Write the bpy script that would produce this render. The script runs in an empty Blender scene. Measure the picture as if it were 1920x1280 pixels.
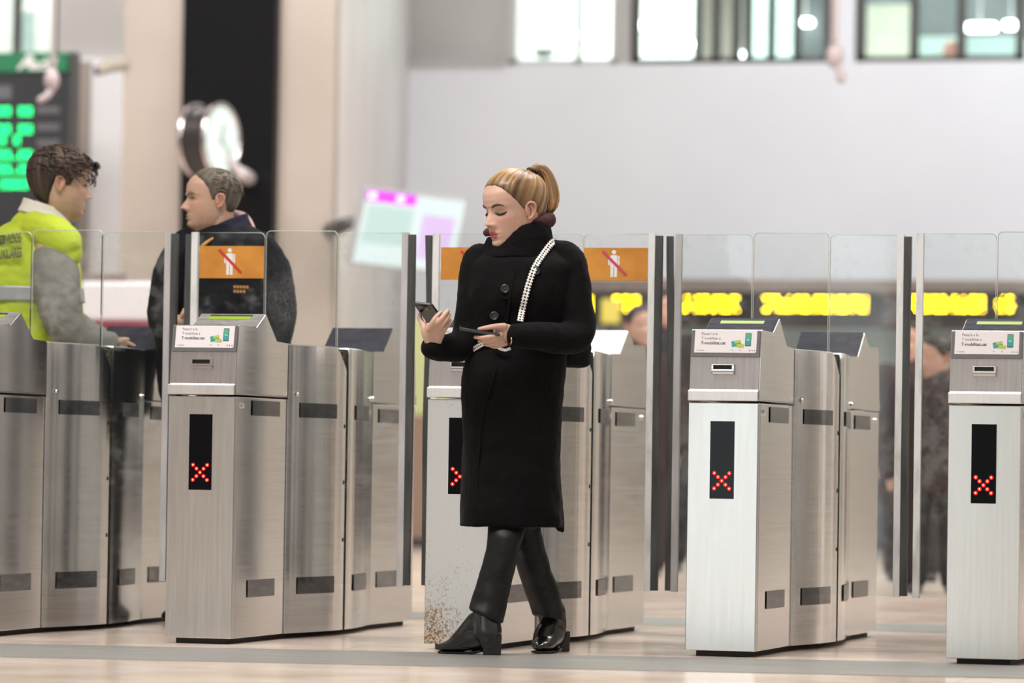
import bpy, math, random
import numpy as np
from mathutils import Vector, Matrix

random.seed(7); rng = np.random.default_rng(7)
SC = bpy.context.scene
COL = SC.collection

# ---------------------------------------------------------------- camera
F, YAW, PIT, ROL, CH = 8480.0, .2663, .0268, .0155, .67      # focal length in pixels of a 1920 wide frame
fwd = np.array([-math.sin(YAW)*math.cos(PIT), math.cos(YAW)*math.cos(PIT), math.sin(PIT)])
rgt = np.array([math.cos(YAW), math.sin(YAW), 0.0]); upv = np.cross(rgt, fwd)
cr, sr = math.cos(ROL), math.sin(ROL)
cam_d = bpy.data.cameras.new('camera'); cam = bpy.data.objects.new('camera', cam_d); COL.objects.link(cam)
cx = rgt*cr + upv*sr; cy = -rgt*sr + upv*cr
cam.matrix_world = Matrix(((cx[0], cy[0], -fwd[0], 0), (cx[1], cy[1], -fwd[1], 0), (cx[2], cy[2], -fwd[2], CH), (0, 0, 0, 1)))
cam_d.sensor_width = 36; cam_d.lens = F/1920*36; cam_d.clip_end = 400
cam_d.dof.use_dof = True; cam_d.dof.focus_distance = 16.1; cam_d.dof.aperture_fstop = 2.5
SC.camera = cam

# ---------------------------------------------------------------- world, lights, exposure
W = bpy.data.worlds.new('hall'); SC.world = W; W.use_nodes = True
wn = W.node_tree; bg = wn.nodes['Background']
tc = wn.nodes.new('ShaderNodeTexCoord'); sp = wn.nodes.new('ShaderNodeSeparateXYZ'); rp = wn.nodes.new('ShaderNodeValToRGB')
mp = wn.nodes.new('ShaderNodeMapRange'); mp.inputs[1].default_value = -1; mp.inputs[2].default_value = 1
wn.links.new(tc.outputs['Generated'], sp.inputs[0]); wn.links.new(sp.outputs[2], mp.inputs[0]); wn.links.new(mp.outputs[0], rp.inputs[0])
el = rp.color_ramp.elements
el[0].position = .0; el[0].color = (.30, .27, .25, 1); el[1].position = 1; el[1].color = (.62, .62, .64, 1)
for p, c in ((.47, (.36, .335, .32, 1)), (.53, (.52, .505, .50, 1)), (.68, (.78, .78, .79, 1))):
    e = el.new(p); e.color = c
wn.links.new(rp.outputs[0], bg.inputs[0]); bg.inputs[1].default_value = .56

def area(name, loc, target, sx, sy, power, color=(1, 1, 1)):
    l = bpy.data.lights.new(name, 'AREA'); l.shape = 'RECTANGLE'; l.size = sx; l.size_y = sy; l.energy = power; l.color = color
    o = bpy.data.objects.new(name, l); COL.objects.link(o); o.location = loc
    d = Vector(target)-Vector(loc); o.rotation_euler = d.to_track_quat('-Z', 'Y').to_euler(); return o
area('ceiling_lamp_front', (-5.5, 12.5, 6.5), (-4.6, 16, 0), 5, 1.2, 260, (1, .96, .91))
area('ceiling_lamp_gates', (-3.2, 18.5, 6.8), (-4.0, 16, 0), 5, 1.2, 190, (1, .98, .96))
area('fill_right', (2, 26, 7.0), (1, 32, 0), 7, 2, 800, (1, .97, .94))  # added light, source unseen; brightens what the gate sides mirror
area('fill_wall_right', (5, 33, 7.6), (5, 38.5, 2.8), 5, 1.5, 110, (.84, .93, 1))  # also added: lifts the stretch of wall mirrored in the gate sides
area('fill_side_wall', (-5.5, 25, 7.2), (-10, 33, 2.4), 3, 1.2, 105, (1, .96, .93))  # fill added to brighten the side wall, no known lamp
area('fill_left_wall', (-12.0, 30.8, 7.4), (-11.6, 33, 2.5), 1.6, .6, 45, (.96, .97, 1))  # small fill added for the left wall, source unseen
area('ceiling_lamp_hall', (-10.5, 25, 7.0), (-10.5, 30, 0), 6, 2, 320, (1, .97, .95))
area('ceiling_lamp_wall', (-5.2, 33, 7.6), (-5.2, 38.5, 2.8), 4, 1.5, 108, (.72, .87, 1))
area('fill_gate_fronts', (-8.0, -5, 1.5), (-3.5, 16, .6), 1.7, 3.4, 36, (.84, .96, 1))  # unseen light added behind the camera to whiten the fourth gate's front
SC.view_settings.view_transform = 'Standard'; SC.view_settings.look = 'None'; SC.view_settings.gamma = 1
SC.view_settings.exposure = 0.85
SC.cycles.transparent_max_bounces = 24; SC.cycles.max_bounces = 8

# ---------------------------------------------------------------- measuring: the photo's lines of sight
def ray(px, py):
    X, Y = px-960, py-640
    a = cr*X+sr*Y; b = -sr*X+cr*Y
    return rgt*a/F-upv*b/F+fwd
C0 = np.array([0, 0, CH])
def atY(px, py, Y): d = ray(px, py); return C0+d*(Y/d[1])
def atD(px, py, D): return C0+ray(px, py)*D
def atZ(px, py, z=0): d = ray(px, py); return C0+d*((z-CH)/d[2])

# ---------------------------------------------------------------- materials
MATS = {}
def mat(name, color=(.5, .5, .5), rough=.5, metal=0, spec=.5, emit=None, estr=0, coat=0, sss=0, sheen=0):
    if name in MATS: return MATS[name]
    m = bpy.data.materials.new(name); m.use_nodes = True
    b = m.node_tree.nodes['Principled BSDF']
    b.inputs['Base Color'].default_value = (*color, 1); b.inputs['Roughness'].default_value = rough
    b.inputs['Metallic'].default_value = metal; b.inputs['Specular IOR Level'].default_value = spec
    if emit: b.inputs['Emission Color'].default_value = (*emit, 1); b.inputs['Emission Strength'].default_value = estr
    if coat: b.inputs['Coat Weight'].default_value = coat; b.inputs['Coat Roughness'].default_value = .08
    if sss: b.inputs['Subsurface Weight'].default_value = sss; b.inputs['Subsurface Radius'].default_value = (.012, .005, .003); b.inputs['Subsurface Scale'].default_value = 1
    if sheen: b.inputs['Sheen Weight'].default_value = sheen; b.inputs['Sheen Roughness'].default_value = .4
    MATS[name] = m; return m
def nt(m): return m.node_tree.nodes, m.node_tree.links, m.node_tree.nodes['Principled BSDF']
def noise_color(m, c1, c2, scale=(5, 5, 5), detail=4, lo=.35, hi=.65, coord='Object', bump=0, bdist=.01, rough=None, to='Base Color'):
    N, L, b = nt(m)
    t = N.new('ShaderNodeTexCoord'); mpn = N.new('ShaderNodeMapping'); mpn.inputs['Scale'].default_value = scale
    nz = N.new('ShaderNodeTexNoise'); nz.inputs['Scale'].default_value = 1; nz.inputs['Detail'].default_value = detail
    r = N.new('ShaderNodeValToRGB'); r.color_ramp.elements[0].position = lo; r.color_ramp.elements[1].position = hi
    r.color_ramp.elements[0].color = (*c1, 1); r.color_ramp.elements[1].color = (*c2, 1)
    L.new(t.outputs[coord], mpn.inputs[0]); L.new(mpn.outputs[0], nz.inputs[0]); L.new(nz.outputs[0], r.inputs[0])
    if to: L.new(r.outputs[0], b.inputs[to])
    if bump:
        bp = N.new('ShaderNodeBump'); bp.inputs['Strength'].default_value = bump; bp.inputs['Distance'].default_value = bdist
        L.new(nz.outputs[0], bp.inputs['Height']); L.new(bp.outputs[0], b.inputs['Normal'])
    if rough:
        mr = N.new('ShaderNodeMapRange'); mr.inputs[3].default_value = rough[0]; mr.inputs[4].default_value = rough[1]
        L.new(nz.outputs[0], mr.inputs[0]); L.new(mr.outputs[0], b.inputs['Roughness'])
    return m
def steel(name, c1, c2, rough=(.2, .34), scale=(3, 60, 3), aniso=0):
    m = mat(name, c2, .28, 1); noise_color(m, c1, c2, scale, 5, .3, .7, bump=.03, bdist=.001, rough=rough)
    b = nt(m)[2]; b.inputs['Anisotropic'].default_value = aniso; b.inputs['Anisotropic Rotation'].default_value = .25
    return m
M_side = steel('brushed_steel_side', (.66, .65, .635), (.70, .69, .675), (.14, .24), (2, 2, 120), .8)
M_front = steel('brushed_steel_front', (.655, .645, .63), (.72, .71, .695), (.20, .30), (90, 4, 3))
M_head = steel('satin_steel_head', (.52, .47, .46), (.62, .57, .56), (.24, .34), (80, 4, 4))
M_lip = steel('bright_steel_lip', (.80, .79, .77), (.90, .89, .87), (.3, .42), (60, 4, 4))
M_rust = mat('stained_steel_front', (.7, .7, .7), .3, 1)
def rust():
    N, L, b = nt(M_rust)
    t = N.new('ShaderNodeTexCoord'); s = N.new('ShaderNodeSeparateXYZ'); L.new(t.outputs['Object'], s.inputs[0])
    nz = N.new('ShaderNodeTexNoise'); nz.inputs['Scale'].default_value = 140; nz.inputs['Detail'].default_value = 6; L.new(t.outputs['Object'], nz.inputs[0])
    n2 = N.new('ShaderNodeTexNoise'); n2.inputs['Scale'].default_value = 9; n2.inputs['Detail'].default_value = 3; L.new(t.outputs['Object'], n2.inputs[0])
    g = N.new('ShaderNodeMapRange'); g.inputs[1].default_value = .30; g.inputs[2].default_value = .05; g.inputs[3].default_value = 0; g.inputs[4].default_value = .31; L.new(s.outputs[2], g.inputs[0])
    gx = N.new('ShaderNodeMapRange'); gx.inputs[1].default_value = .24; gx.inputs[2].default_value = .0; gx.inputs[3].default_value = .1; gx.inputs[4].default_value = 1; L.new(s.outputs[0], gx.inputs[0])
    mu = N.new('ShaderNodeMath'); mu.operation = 'MULTIPLY'; L.new(g.outputs[0], mu.inputs[0]); L.new(gx.outputs[0], mu.inputs[1])
    ad = N.new('ShaderNodeMath'); ad.operation = 'ADD'; L.new(nz.outputs[0], ad.inputs[0]); L.new(mu.outputs[0], ad.inputs[1])
    a2 = N.new('ShaderNodeMath'); a2.operation = 'MULTIPLY_ADD'; a2.inputs[1].default_value = .3; L.new(n2.outputs[0], a2.inputs[0]); L.new(ad.outputs[0], a2.inputs[2])
    r = N.new('ShaderNodeValToRGB'); r.color_ramp.elements[0].position = .80; r.color_ramp.elements[1].position = 1.02
    r.color_ramp.elements[0].color = (.68, .68, .67, 1); r.color_ramp.elements[1].color = (.34, .18, .07, 1); L.new(a2.outputs[0], r.inputs[0]); L.new(r.outputs[0], b.inputs['Base Color'])
    b.inputs['Roughness'].default_value = .33
rust()
M_dark = mat('dark_anodised', (.06, .06, .065), .4)
M_frame = mat('grey_advert_frame', (.16, .155, .16), .45, .3)
M_navy = noise_color(mat('dark_reader_plate', (.02, .022, .035), .6, spec=.12), (.016, .018, .03), (.035, .037, .05), (20, 60, 60))
M_greytop = noise_color(mat('grey_reader_plate', (.2, .2, .2), .4), (.14, .14, .135), (.24, .24, .235), (20, 60, 60))
M_lime = mat('lime_reader_slot', (.20, .32, .012), .4, emit=(.36, .6, .02), estr=.05)
M_card = mat('white_advert_card', (.80, .76, .78), .45)
M_ink = mat('charcoal_print', (.03, .03, .04), .5); M_ink2 = mat('grey_print', (.10, .10, .11), .5)
M_green = mat('green_print', (.10, .42, .25), .4); M_teal = mat('teal_print', (.05, .34, .33), .4); M_ygreen = mat('yellow_green_print', (.45, .55, .08), .4)
M_plinth = mat('dark_plinth', (.018, .017, .015), .7)
M_window = noise_color(mat('smoked_sensor_window', (.03, .032, .034), .12), (.018, .02, .022), (.05, .052, .055), (8, 8, 40))
M_window2 = noise_color(mat('scuffed_sensor_window', (.10, .10, .10), .3), (.07, .07, .07), (.13, .13, .13), (8, 8, 40))
M_black = mat('black_display_glass', (.006, .006, .008), .06, spec=.10)
M_ledhalo = mat('red_led_halo', (.3, 0, 0), .4, emit=(1, .006, .01), estr=1.5)  # red halo around each LED dot, its glow put in as an emissive disc
M_ledhot = mat('red_led_core', (.5, .1, .05), .4, emit=(1, .24, .08), estr=5)
M_chrome = mat('chrome', (.8, .8, .8), .15, 1)
M_rubber = noise_color(mat('black_rubber', (.05, .052, .05), .55), (.035, .037, .036), (.075, .078, .076), (30, 30, 4), bump=.3, bdist=.002)
M_alu = noise_color(mat('worn_white_profile', (.7, .7, .7), .45, .15), (.50, .50, .49), (.78, .79, .79), (20, 20, 5), lo=.3, hi=.55)
M_alu2 = noise_color(mat('grey_profile', (.5, .5, .5), .4, .4), (.46, .45, .46), (.60, .59, .60), (20, 20, 4))
M_orange = noise_color(mat('orange_sign', (.55, .22, .03), .45), (.50, .20, .025), (.60, .26, .04), (12, 12, 12))
M_white = mat('white_print', (.75, .75, .74), .45); M_red = mat('red_print', (.55, .035, .03), .45); M_redp = mat('faded_red_print', (.50, .06, .10), .45)
M_brush = noise_color(mat('brush_strip', (.02, .02, .02), .9), (.008, .008, .006), (.07, .065, .04), (60, 60, 120), bump=.5)

def glass(name, tint, haze, hz_scale=60, hz_lo=.5, hz_hi=.75, ior=1.13):
    m = bpy.data.materials.new(name); m.use_nodes = True; N = m.node_tree.nodes; L = m.node_tree.links; N.clear()
    out = N.new('ShaderNodeOutputMaterial'); tr = N.new('ShaderNodeBsdfTransparent'); tr.inputs[0].default_value = (*tint, 1)
    gl = N.new('ShaderNodeBsdfGlossy'); gl.inputs['Roughness'].default_value = .03
    fr = N.new('ShaderNodeFresnel'); fr.inputs[0].default_value = ior
    mx = N.new('ShaderNodeMixShader'); L.new(fr.outputs[0], mx.inputs[0]); L.new(tr.outputs[0], mx.inputs[1]); L.new(gl.outputs[0], mx.inputs[2])
    df = N.new('ShaderNodeBsdfDiffuse'); df.inputs[0].default_value = (.75, .76, .75, 1)
    t = N.new('ShaderNodeTexCoord'); nz = N.new('ShaderNodeTexNoise'); nz.inputs['Scale'].default_value = hz_scale; nz.inputs['Detail'].default_value = 8
    n2 = N.new('ShaderNodeTexNoise'); n2.inputs['Scale'].default_value = 3; n2.inputs['Detail'].default_value = 2
    L.new(t.outputs['Object'], nz.inputs[0]); L.new(t.outputs['Object'], n2.inputs[0])
    mu = N.new('ShaderNodeMath'); mu.operation = 'MULTIPLY'; L.new(nz.outputs[0], mu.inputs[0]); L.new(n2.outputs[0], mu.inputs[1])
    mr = N.new('ShaderNodeMapRange'); mr.inputs[1].default_value = hz_lo*.5; mr.inputs[2].default_value = hz_hi*.5; mr.inputs[3].default_value = .004; mr.inputs[4].default_value = haze
    L.new(mu.outputs[0], mr.inputs[0])
    m2 = N.new('ShaderNodeMixShader'); L.new(mr.outputs[0], m2.inputs[0]); L.new(mx.outputs[0], m2.inputs[1]); L.new(df.outputs[0], m2.inputs[2])
    L.new(m2.outputs[0], out.inputs[0]); return m
M_glass = glass('flap_glass', (.965, .98, .972), .07, 25)
M_glassdirty = glass('dusty_glass', (.955, .968, .962), .10, 220, .5, .8)
M_glassr = glass('reflective_flap_glass', (.96, .98, .975), .07, 25, ior=1.30)
M_edge = mat('glass_edge', (.42, .52, .46), .2, emit=None)

# ---------------------------------------------------------------- mesh helpers
def join(parts):
    V = []; Fc = []; n = 0
    for v, f in parts:
        V.append(np.asarray(v, float)); Fc += [tuple(int(i)+n for i in q) for q in f]; n += len(v)
    return np.concatenate(V), Fc
def mesh(name, vf, m, parent=None, smooth=False, fm=None, uv=None, col=None, bevel=0, auto=None):
    v, f = vf
    me = bpy.data.meshes.new(name); me.from_pydata(np.asarray(v, float).tolist(), [], [tuple(map(int, q)) for q in f]); me.update()
    for mm in (m if isinstance(m, (list, tuple)) else [m]): me.materials.append(mm)
    if fm is not None: me.polygons.foreach_set('material_index', np.asarray(fm, np.int32))
    if smooth: me.polygons.foreach_set('use_smooth', np.ones(len(me.polygons), bool))
    if uv is not None:
        u = me.uv_layers.new(name='uv'); li = np.zeros(len(me.loops), np.int32); me.loops.foreach_get('vertex_index', li)
        u.data.foreach_set('uv', np.asarray(uv, np.float32)[li].ravel())
    if col is not None:
        a = me.attributes.new('tint', 'FLOAT_COLOR', 'POINT'); a.data.foreach_set('color', np.c_[col, np.ones(len(col))].astype(np.float32).ravel())
    o = bpy.data.objects.new(name, me); COL.objects.link(o)
    if parent: o.parent = parent
    if bevel:
        b = o.modifiers.new('bevel', 'BEVEL'); b.width = bevel; b.segments = 2; b.limit_method = 'ANGLE'; b.angle_limit = .6
    return o
def tag(o, label=None, cat=None, group=None, kind=None):
    if label: o['label'] = label
    if cat: o['category'] = cat
    if group: o['group'] = group
    if kind: o['kind'] = kind
    return o
def struct(name, vf, m, **k): return tag(mesh(name, vf, m, **k), kind='structure')
def empty(name, loc, rz=0, label=None, cat=None, group=None):
    o = bpy.data.objects.new(name, None); COL.objects.link(o); o.location = tuple(loc); o.rotation_euler = (0, 0, rz); o.empty_display_size = .1
    return tag(o, label, cat, group)
BF = [(0, 3, 2, 1), (4, 5, 6, 7), (0, 1, 5, 4), (1, 2, 6, 5), (2, 3, 7, 6), (3, 0, 4, 7)]
def box(x0, x1, y0, y1, z0, z1):
    return np.array([(x0, y0, z0), (x1, y0, z0), (x1, y1, z0), (x0, y1, z0), (x0, y0, z1), (x1, y0, z1), (x1, y1, z1), (x0, y1, z1)], float), BF
def prism(poly, a0, a1, axis='x'):
    n = len(poly); V = []
    for a in (a0, a1):
        for p, q in poly: V.append({'x': (a, p, q), 'y': (p, a, q), 'z': (p, q, a)}[axis])
    Fc = [tuple(range(n))[::-1], tuple(range(n, 2*n))]+[(i, (i+1) % n, n+(i+1) % n, n+i) for i in range(n)]
    return np.array(V, float), Fc
def grid(P):                                   # P: (n,m,3) open sheet
    n, m = P.shape[:2]
    return P.reshape(-1, 3), [(i*m+j, i*m+j+1, (i+1)*m+j+1, (i+1)*m+j) for i in range(n-1) for j in range(m-1)]
def rings(R):                                  # R: (n,m,3) closed rings with caps
    n, m = R.shape[:2]
    Fc = [(i*m+j, i*m+(j+1) % m, (i+1)*m+(j+1) % m, (i+1)*m+j) for i in range(n-1) for j in range(m)]
    V = np.concatenate([R.reshape(-1, 3), R[0].mean(0)[None], R[-1].mean(0)[None]]); a, b = n*m, n*m+1
    Fc += [(a, (j+1) % m, j) for j in range(m)]+[(b, (n-1)*m+j, (n-1)*m+(j+1) % m) for j in range(m)]
    return V, Fc
def catmull(P, n):
    P = np.asarray(P, float); Q = np.concatenate([[2*P[0]-P[1]], P, [2*P[-1]-P[-2]]]); out = []
    for t in np.linspace(0, len(P)-1, n):
        i = min(int(t), len(P)-2); u = t-i; a, b, c, d = Q[i:i+4]
        out.append(.5*((2*b)+(-a+c)*u+(2*a-5*b+4*c-d)*u*u+(-a+3*b-3*c+d)*u**3))
    return np.array(out)
def sweep(path, radii, n=None, seg=16, ref=(0, 1, 0), rnd=True, pw=2.0):
    """tube along path; radii r or (ra along ref, rb across)"""
    path = np.asarray(path, float); rad = np.array([(r, r) if np.isscalar(r) else r for r in radii], float)
    n = n or (len(path)-1)*6+1
    P = catmull(path, n); Rr = np.maximum(catmull(np.c_[rad, rad[:, :1]], n)[:, :2], 1e-4)
    T = np.gradient(P, axis=0); T /= np.linalg.norm(T, axis=1)[:, None]+1e-12
    if rnd:
        k = 5; a = np.linspace(0, math.pi/2, k+1)[:-1]
        r0, r1 = Rr[0].min(), Rr[-1].min()
        s = [(P[0]-T[0]*r0*math.cos(x), Rr[0]*math.sin(x)) for x in a]; e = [(P[-1]+T[-1]*r1*math.cos(x), Rr[-1]*math.sin(x)) for x in a][::-1]
        P = np.concatenate([[q[0] for q in s], P, [q[0] for q in e]]); Rr = np.maximum(np.concatenate([[q[1] for q in s], Rr, [q[1] for q in e]]), 1e-4)
        T = np.concatenate([[T[0]]*k, T, [T[-1]]*k])
    ref = np.asarray(ref, float); R = []
    th = np.linspace(0, 2*math.pi, seg, endpoint=False); c, s_ = np.cos(th), np.sin(th)
    c = np.sign(c)*abs(c)**(2/pw); s_ = np.sign(s_)*abs(s_)**(2/pw)
    for p, t, r in zip(P, T, Rr):
        A = ref-t*(ref@t)
        if np.linalg.norm(A) < 1e-3: A = np.cross(t, [1, .3, .2])
        A /= np.linalg.norm(A); B = np.cross(t, A)
        R.append(p+np.outer(c*r[0], A)+np.outer(s_*r[1], B))
    return rings(np.array(R))
def ellipsoid(c, r, n=20, m=14, M=None):
    th = np.linspace(0, 2*math.pi, n, endpoint=False); R = []
    for ph in np.linspace(.04, math.pi-.04, m):
        R.append(np.stack([np.cos(th)*math.sin(ph), np.sin(th)*math.sin(ph), np.full(n, -math.cos(ph))], -1))
    R = np.array(R)*np.asarray(r, float)
    if M is not None: R = R@np.asarray(M).T
    return rings(R+np.asarray(c, float))
def cyl(c, axis, r, h, seg=24, r2=None):
    c = np.asarray(c, float); a = np.asarray(axis, float); a = a/np.linalg.norm(a)
    A = np.cross(a, [.3, .2, 1] if abs(a[2]) < .9 else [1, 0, 0]); A /= np.linalg.norm(A); B = np.cross(a, A)
    th = np.linspace(0, 2*math.pi, seg, endpoint=False); ci = np.outer(np.cos(th), A)+np.outer(np.sin(th), B)
    return rings(np.array([c+ci*r, c+a*h+ci*(r2 or r)]))
def evmesh(ob):
    dg = bpy.context.evaluated_depsgraph_get(); me = bpy.data.meshes.new_from_object(ob.evaluated_get(dg))
    n = len(me.vertices); V = np.zeros(n*3); me.vertices.foreach_get('co', V)
    Fc = [tuple(p.vertices) for p in me.polygons]
    bpy.data.meshes.remove(me); return V.reshape(-1, 3), Fc
def fuse(parts, voxel, sm=5, fac=.5):
    v, f = join(parts); me = bpy.data.meshes.new('tmp'); me.from_pydata(v.tolist(), [], f)
    ob = bpy.data.objects.new('tmp', me); COL.objects.link(ob)
    r = ob.modifiers.new('r', 'REMESH'); r.mode = 'VOXEL'; r.voxel_size = voxel
    if sm: s = ob.modifiers.new('s', 'SMOOTH'); s.iterations = sm; s.factor = fac
    out = evmesh(ob); bpy.data.objects.remove(ob); bpy.data.meshes.remove(me); return out
def text(s, size, align='LEFT', spacing=1.0, bold=0):
    cu = bpy.data.curves.new('t', 'FONT'); cu.body = s; cu.size = size; cu.align_x = align; cu.space_character = spacing; cu.offset = bold; cu.resolution_u = 4; cu.fill_mode = 'BOTH' if False else 'FRONT'
    ob = bpy.data.objects.new('t', cu); COL.objects.link(ob); out = evmesh(ob); bpy.data.objects.remove(ob); bpy.data.curves.remove(cu); return out
def place(vf, o, u, v, n=(0, 0, 0), lift=0):
    """2-D shape (x,y) onto the plane o + x*u + y*v, lifted along n"""
    o, u, v, n = (np.asarray(q, float) for q in (o, u, v, n)); P = np.asarray(vf[0])
    return o+P[:, :1]*u+P[:, 1:2]*v+n*(lift), vf[1]
def poly2(pts): return np.array([(x, y, 0) for x, y in pts], float), [tuple(range(len(pts)))]
def slab(pts, o, u, v, n, t):
    """2-D outline -> solid plate on a plane, thickness t along n"""
    o, u, v, n = (np.asarray(q, float) for q in (o, u, v, n)); k = len(pts)
    A = np.array([o+x*u+y*v for x, y in pts]); V = np.concatenate([A, A+n*t])
    return V, [tuple(range(k))[::-1], tuple(range(k, 2*k))]+[(i, (i+1) % k, k+(i+1) % k, k+i) for i in range(k)]
def disc2(cx_, cy_, r, n=12): return [(cx_+r*math.cos(a), cy_+r*math.sin(a)) for a in np.linspace(0, 2*math.pi, n, endpoint=False)]
def rect2(x0, x1, y0, y1): return [(x0, y0), (x1, y0), (x1, y1), (x0, y1)]
def rrect2(x0, x1, y0, y1, r, corners=(1, 1, 1, 1), n=5):
    out = []
    for (cx_, cy_, a0, on) in ((x1, y1, 0, corners[0]), (x0, y1, 90, corners[1]), (x0, y0, 180, corners[2]), (x1, y0, 270, corners[3])):
        if not on: out.append((cx_, cy_)); continue
        ax, ay = cx_-r*(1 if cx_ == x1 else -1), cy_-r*(1 if cy_ == y1 else -1)
        out += [(ax+r*math.cos(math.radians(a0+90*k/n)), ay+r*math.sin(math.radians(a0+90*k/n))) for k in range(n+1)]
    return out
# ================================================================ THE HALL
M_floor = mat('polished_stone_floor', (.72, .50, .42), .16, spec=.6)
def floor_nodes():
    N, L, b = nt(M_floor)
    t = N.new('ShaderNodeTexCoord'); br = N.new('ShaderNodeTexBrick'); br.offset = 0; br.inputs['Scale'].default_value = 1
    br.inputs['Brick Width'].default_value = 1.2; br.inputs['Row Height'].default_value = 1.2; br.inputs['Mortar Size'].default_value = .004
    br.inputs['Color1'].default_value = (.74, .62, .53, 1); br.inputs['Color2'].default_value = (.69, .58, .50, 1); br.inputs['Mortar'].default_value = (.52, .44, .38, 1)
    nz = N.new('ShaderNodeTexNoise'); nz.inputs['Scale'].default_value = 2.5; nz.inputs['Detail'].default_value = 8
    mx = N.new('ShaderNodeMix'); mx.data_type = 'RGBA'; mx.blend_type = 'OVERLAY'; mx.inputs[0].default_value = .35
    L.new(t.outputs['Object'], br.inputs[0]); L.new(t.outputs['Object'], nz.inputs[0]); L.new(br.outputs[0], mx.inputs[6]); L.new(nz.outputs[0], mx.inputs[7]); L.new(mx.outputs[2], b.inputs['Base Color'])
    mr = N.new('ShaderNodeMapRange'); mr.inputs[3].default_value = .10; mr.inputs[4].default_value = .28; L.new(nz.outputs[0], mr.inputs[0]); L.new(mr.outputs[0], b.inputs['Roughness'])
floor_nodes()
M_strip = noise_color(mat('grey_stone_strip', (.24, .24, .23), .4), (.20, .20, .19), (.30, .295, .28), (2, 40, 2))
struct('floor', box(-30, 14, -9, 46, -.1, 0), M_floor)
def floor_band(name, pts):
    v = np.array([(x, y, 0.0) for x, y in pts]+[(x, y, .0015) for x, y in pts]); struct(name, (v, BF), M_strip)
floor_band('trim_1', [(-9.6, 13.43), (.5, 14.94), (.5, 16.05), (-9.6, 14.47)])
floor_band('trim_2', [(-12, 18.45), (2, 18.45), (2, 19.35), (-12, 19.35)])

M_wall = noise_color(mat('white_painted_wall', (.80, .80, .83), .6), (.77, .77, .80), (.83, .83, .86), (.5, .5, .5))
M_wallg = noise_color(mat('grey_painted_wall', (.50, .48, .46), .6), (.47, .45, .43), (.53, .51, .49), (.7, .7, .7))
M_beige = noise_color(mat('beige_stone_cladding', (.36, .305, .265), .5), (.33, .28, .24), (.39, .335, .295), (.8, .8, .8), detail=6)
M_taupe = noise_color(mat('taupe_stone_cladding', (.60, .55, .53), .5), (.56, .51, .49), (.65, .60, .58), (.8, .8, .8), detail=6)
M_blackcol = mat('black_glass_column', (.007, .007, .008), .2, spec=.15)
M_wframe = mat('dark_window_frame', (.06, .055, .05), .5); M_wframel = mat('pale_window_frame', (.60, .60, .58), .5)
M_room = mat('pale_office_wall', (.80, .84, .80), .7); M_cream = mat('cream_panel', (.78, .78, .64), .6); M_tealw = mat('pale_teal_panel', (.62, .80, .77), .5)
M_darkroom = mat('dark_office_wall', (.09, .10, .105), .6); M_taupeb = mat('taupe_office_panel', (.28, .25, .22), .6)
M_lamp = mat('office_lamp', (1, 1, 1), .5, emit=(.93, 1, 1), estr=7)
M_pane = glass('window_pane', (.93, .96, .95), .06, 2)
YW = 38.0
def xw(px, Y=YW, py=110): return atY(px, py, Y)[0]
def zw(py, px=960, Y=YW): return atY(px, py, Y)[2]
ZS = 4.14
struct('wall_back', box(xw(765), 12, YW, YW+.3, 0, ZS), M_wall)
struct('wall_back_upper', box(xw(765)-.4, xw(955), YW+.25, YW+.5, ZS-.05, 7.5), M_wallg)
struct('trim_3', box(xw(765), xw(955), YW-.06, YW+.3, ZS, ZS+.05), M_wallg)
struct('pier_between_windows', box(xw(1156), xw(1181), YW, YW+.3, ZS, 7.5), M_wallg)
struct('pier_beside_camera', box(xw(1558), xw(1602), YW, YW+.3, ZS, 7.5), M_wall)
def window(n, a, b, mullions, mf, wdt=.03):
    x0, x1 = xw(a), xw(b); fr = [box(x0, x1, YW+.02, YW+.12, ZS, ZS+.05), box(x0, x1, YW+.02, YW+.12, 6.9, 7)]
    for x in [x0+wdt/2, x1-wdt/2]+[xw(m) for m in mullions]: fr.append(box(x-wdt/2, x+wdt/2, YW+.02, YW+.12, ZS, 7))
    o = struct('window_%d' % n, join(fr), mf)
    mesh('pane', box(x0, x1, YW+.06, YW+.07, ZS+.02, 6.95), M_pane, o)
window(1, 957, 1155, [1082], M_wframel, .05); window(2, 1183, 1556, [1305, 1340, 1378, 1400, 1443, 1491], M_wframe, .06); window(3, 1604, 1918, [1712, 1800], M_wframe, .07)
# the offices behind the windows
YR = 42.5
struct('office_floor', box(xw(700), 2, YW+.3, YR+.3, ZS-.3, ZS-.1), M_room)
struct('office_back_wall', box(xw(700, YR), 2, YR, YR+.2, ZS-.1, 7.5), M_room)
struct('office_partition_dark', box(xw(1302, YW+1.5), xw(1395, YW+1.5), YW+1.5, YW+1.6, ZS-.1, 7.5), M_taupeb)
struct('office_partition_black', box(xw(1493, YW+2.2), xw(1570, YW+2.2), YW+2.2, YW+2.3, ZS-.1, 7.5), M_darkroom)
struct('office_partition_teal', box(xw(1398, YW+2.6), xw(1540, YW+2.6), YW+2.6, YW+2.7, ZS-.1, 5.2), M_tealw)
struct('office_partition_shade', box(xw(1600, YW+3), xw(1960, YW+3), YW+3, YW+3.1, ZS-.1, 7.5), M_darkroom)
struct('office_partition_cream', box(xw(1609, YW+1), xw(1701, YW+1), YW+1, YW+1.1, ZS-.1, zw(8, 1650, YW+1)), M_cream)
struct('office_counter', box(xw(1722, YW+1.2), xw(1915, YW+1.2), YW+1.2, YW+1.6, ZS-.1, zw(68, 1800, YW+1.2)), M_tealw)
struct('office_ceiling', box(xw(700, YR), 2, YW+.3, YR+.3, 7.4, 7.5), M_room)
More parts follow.
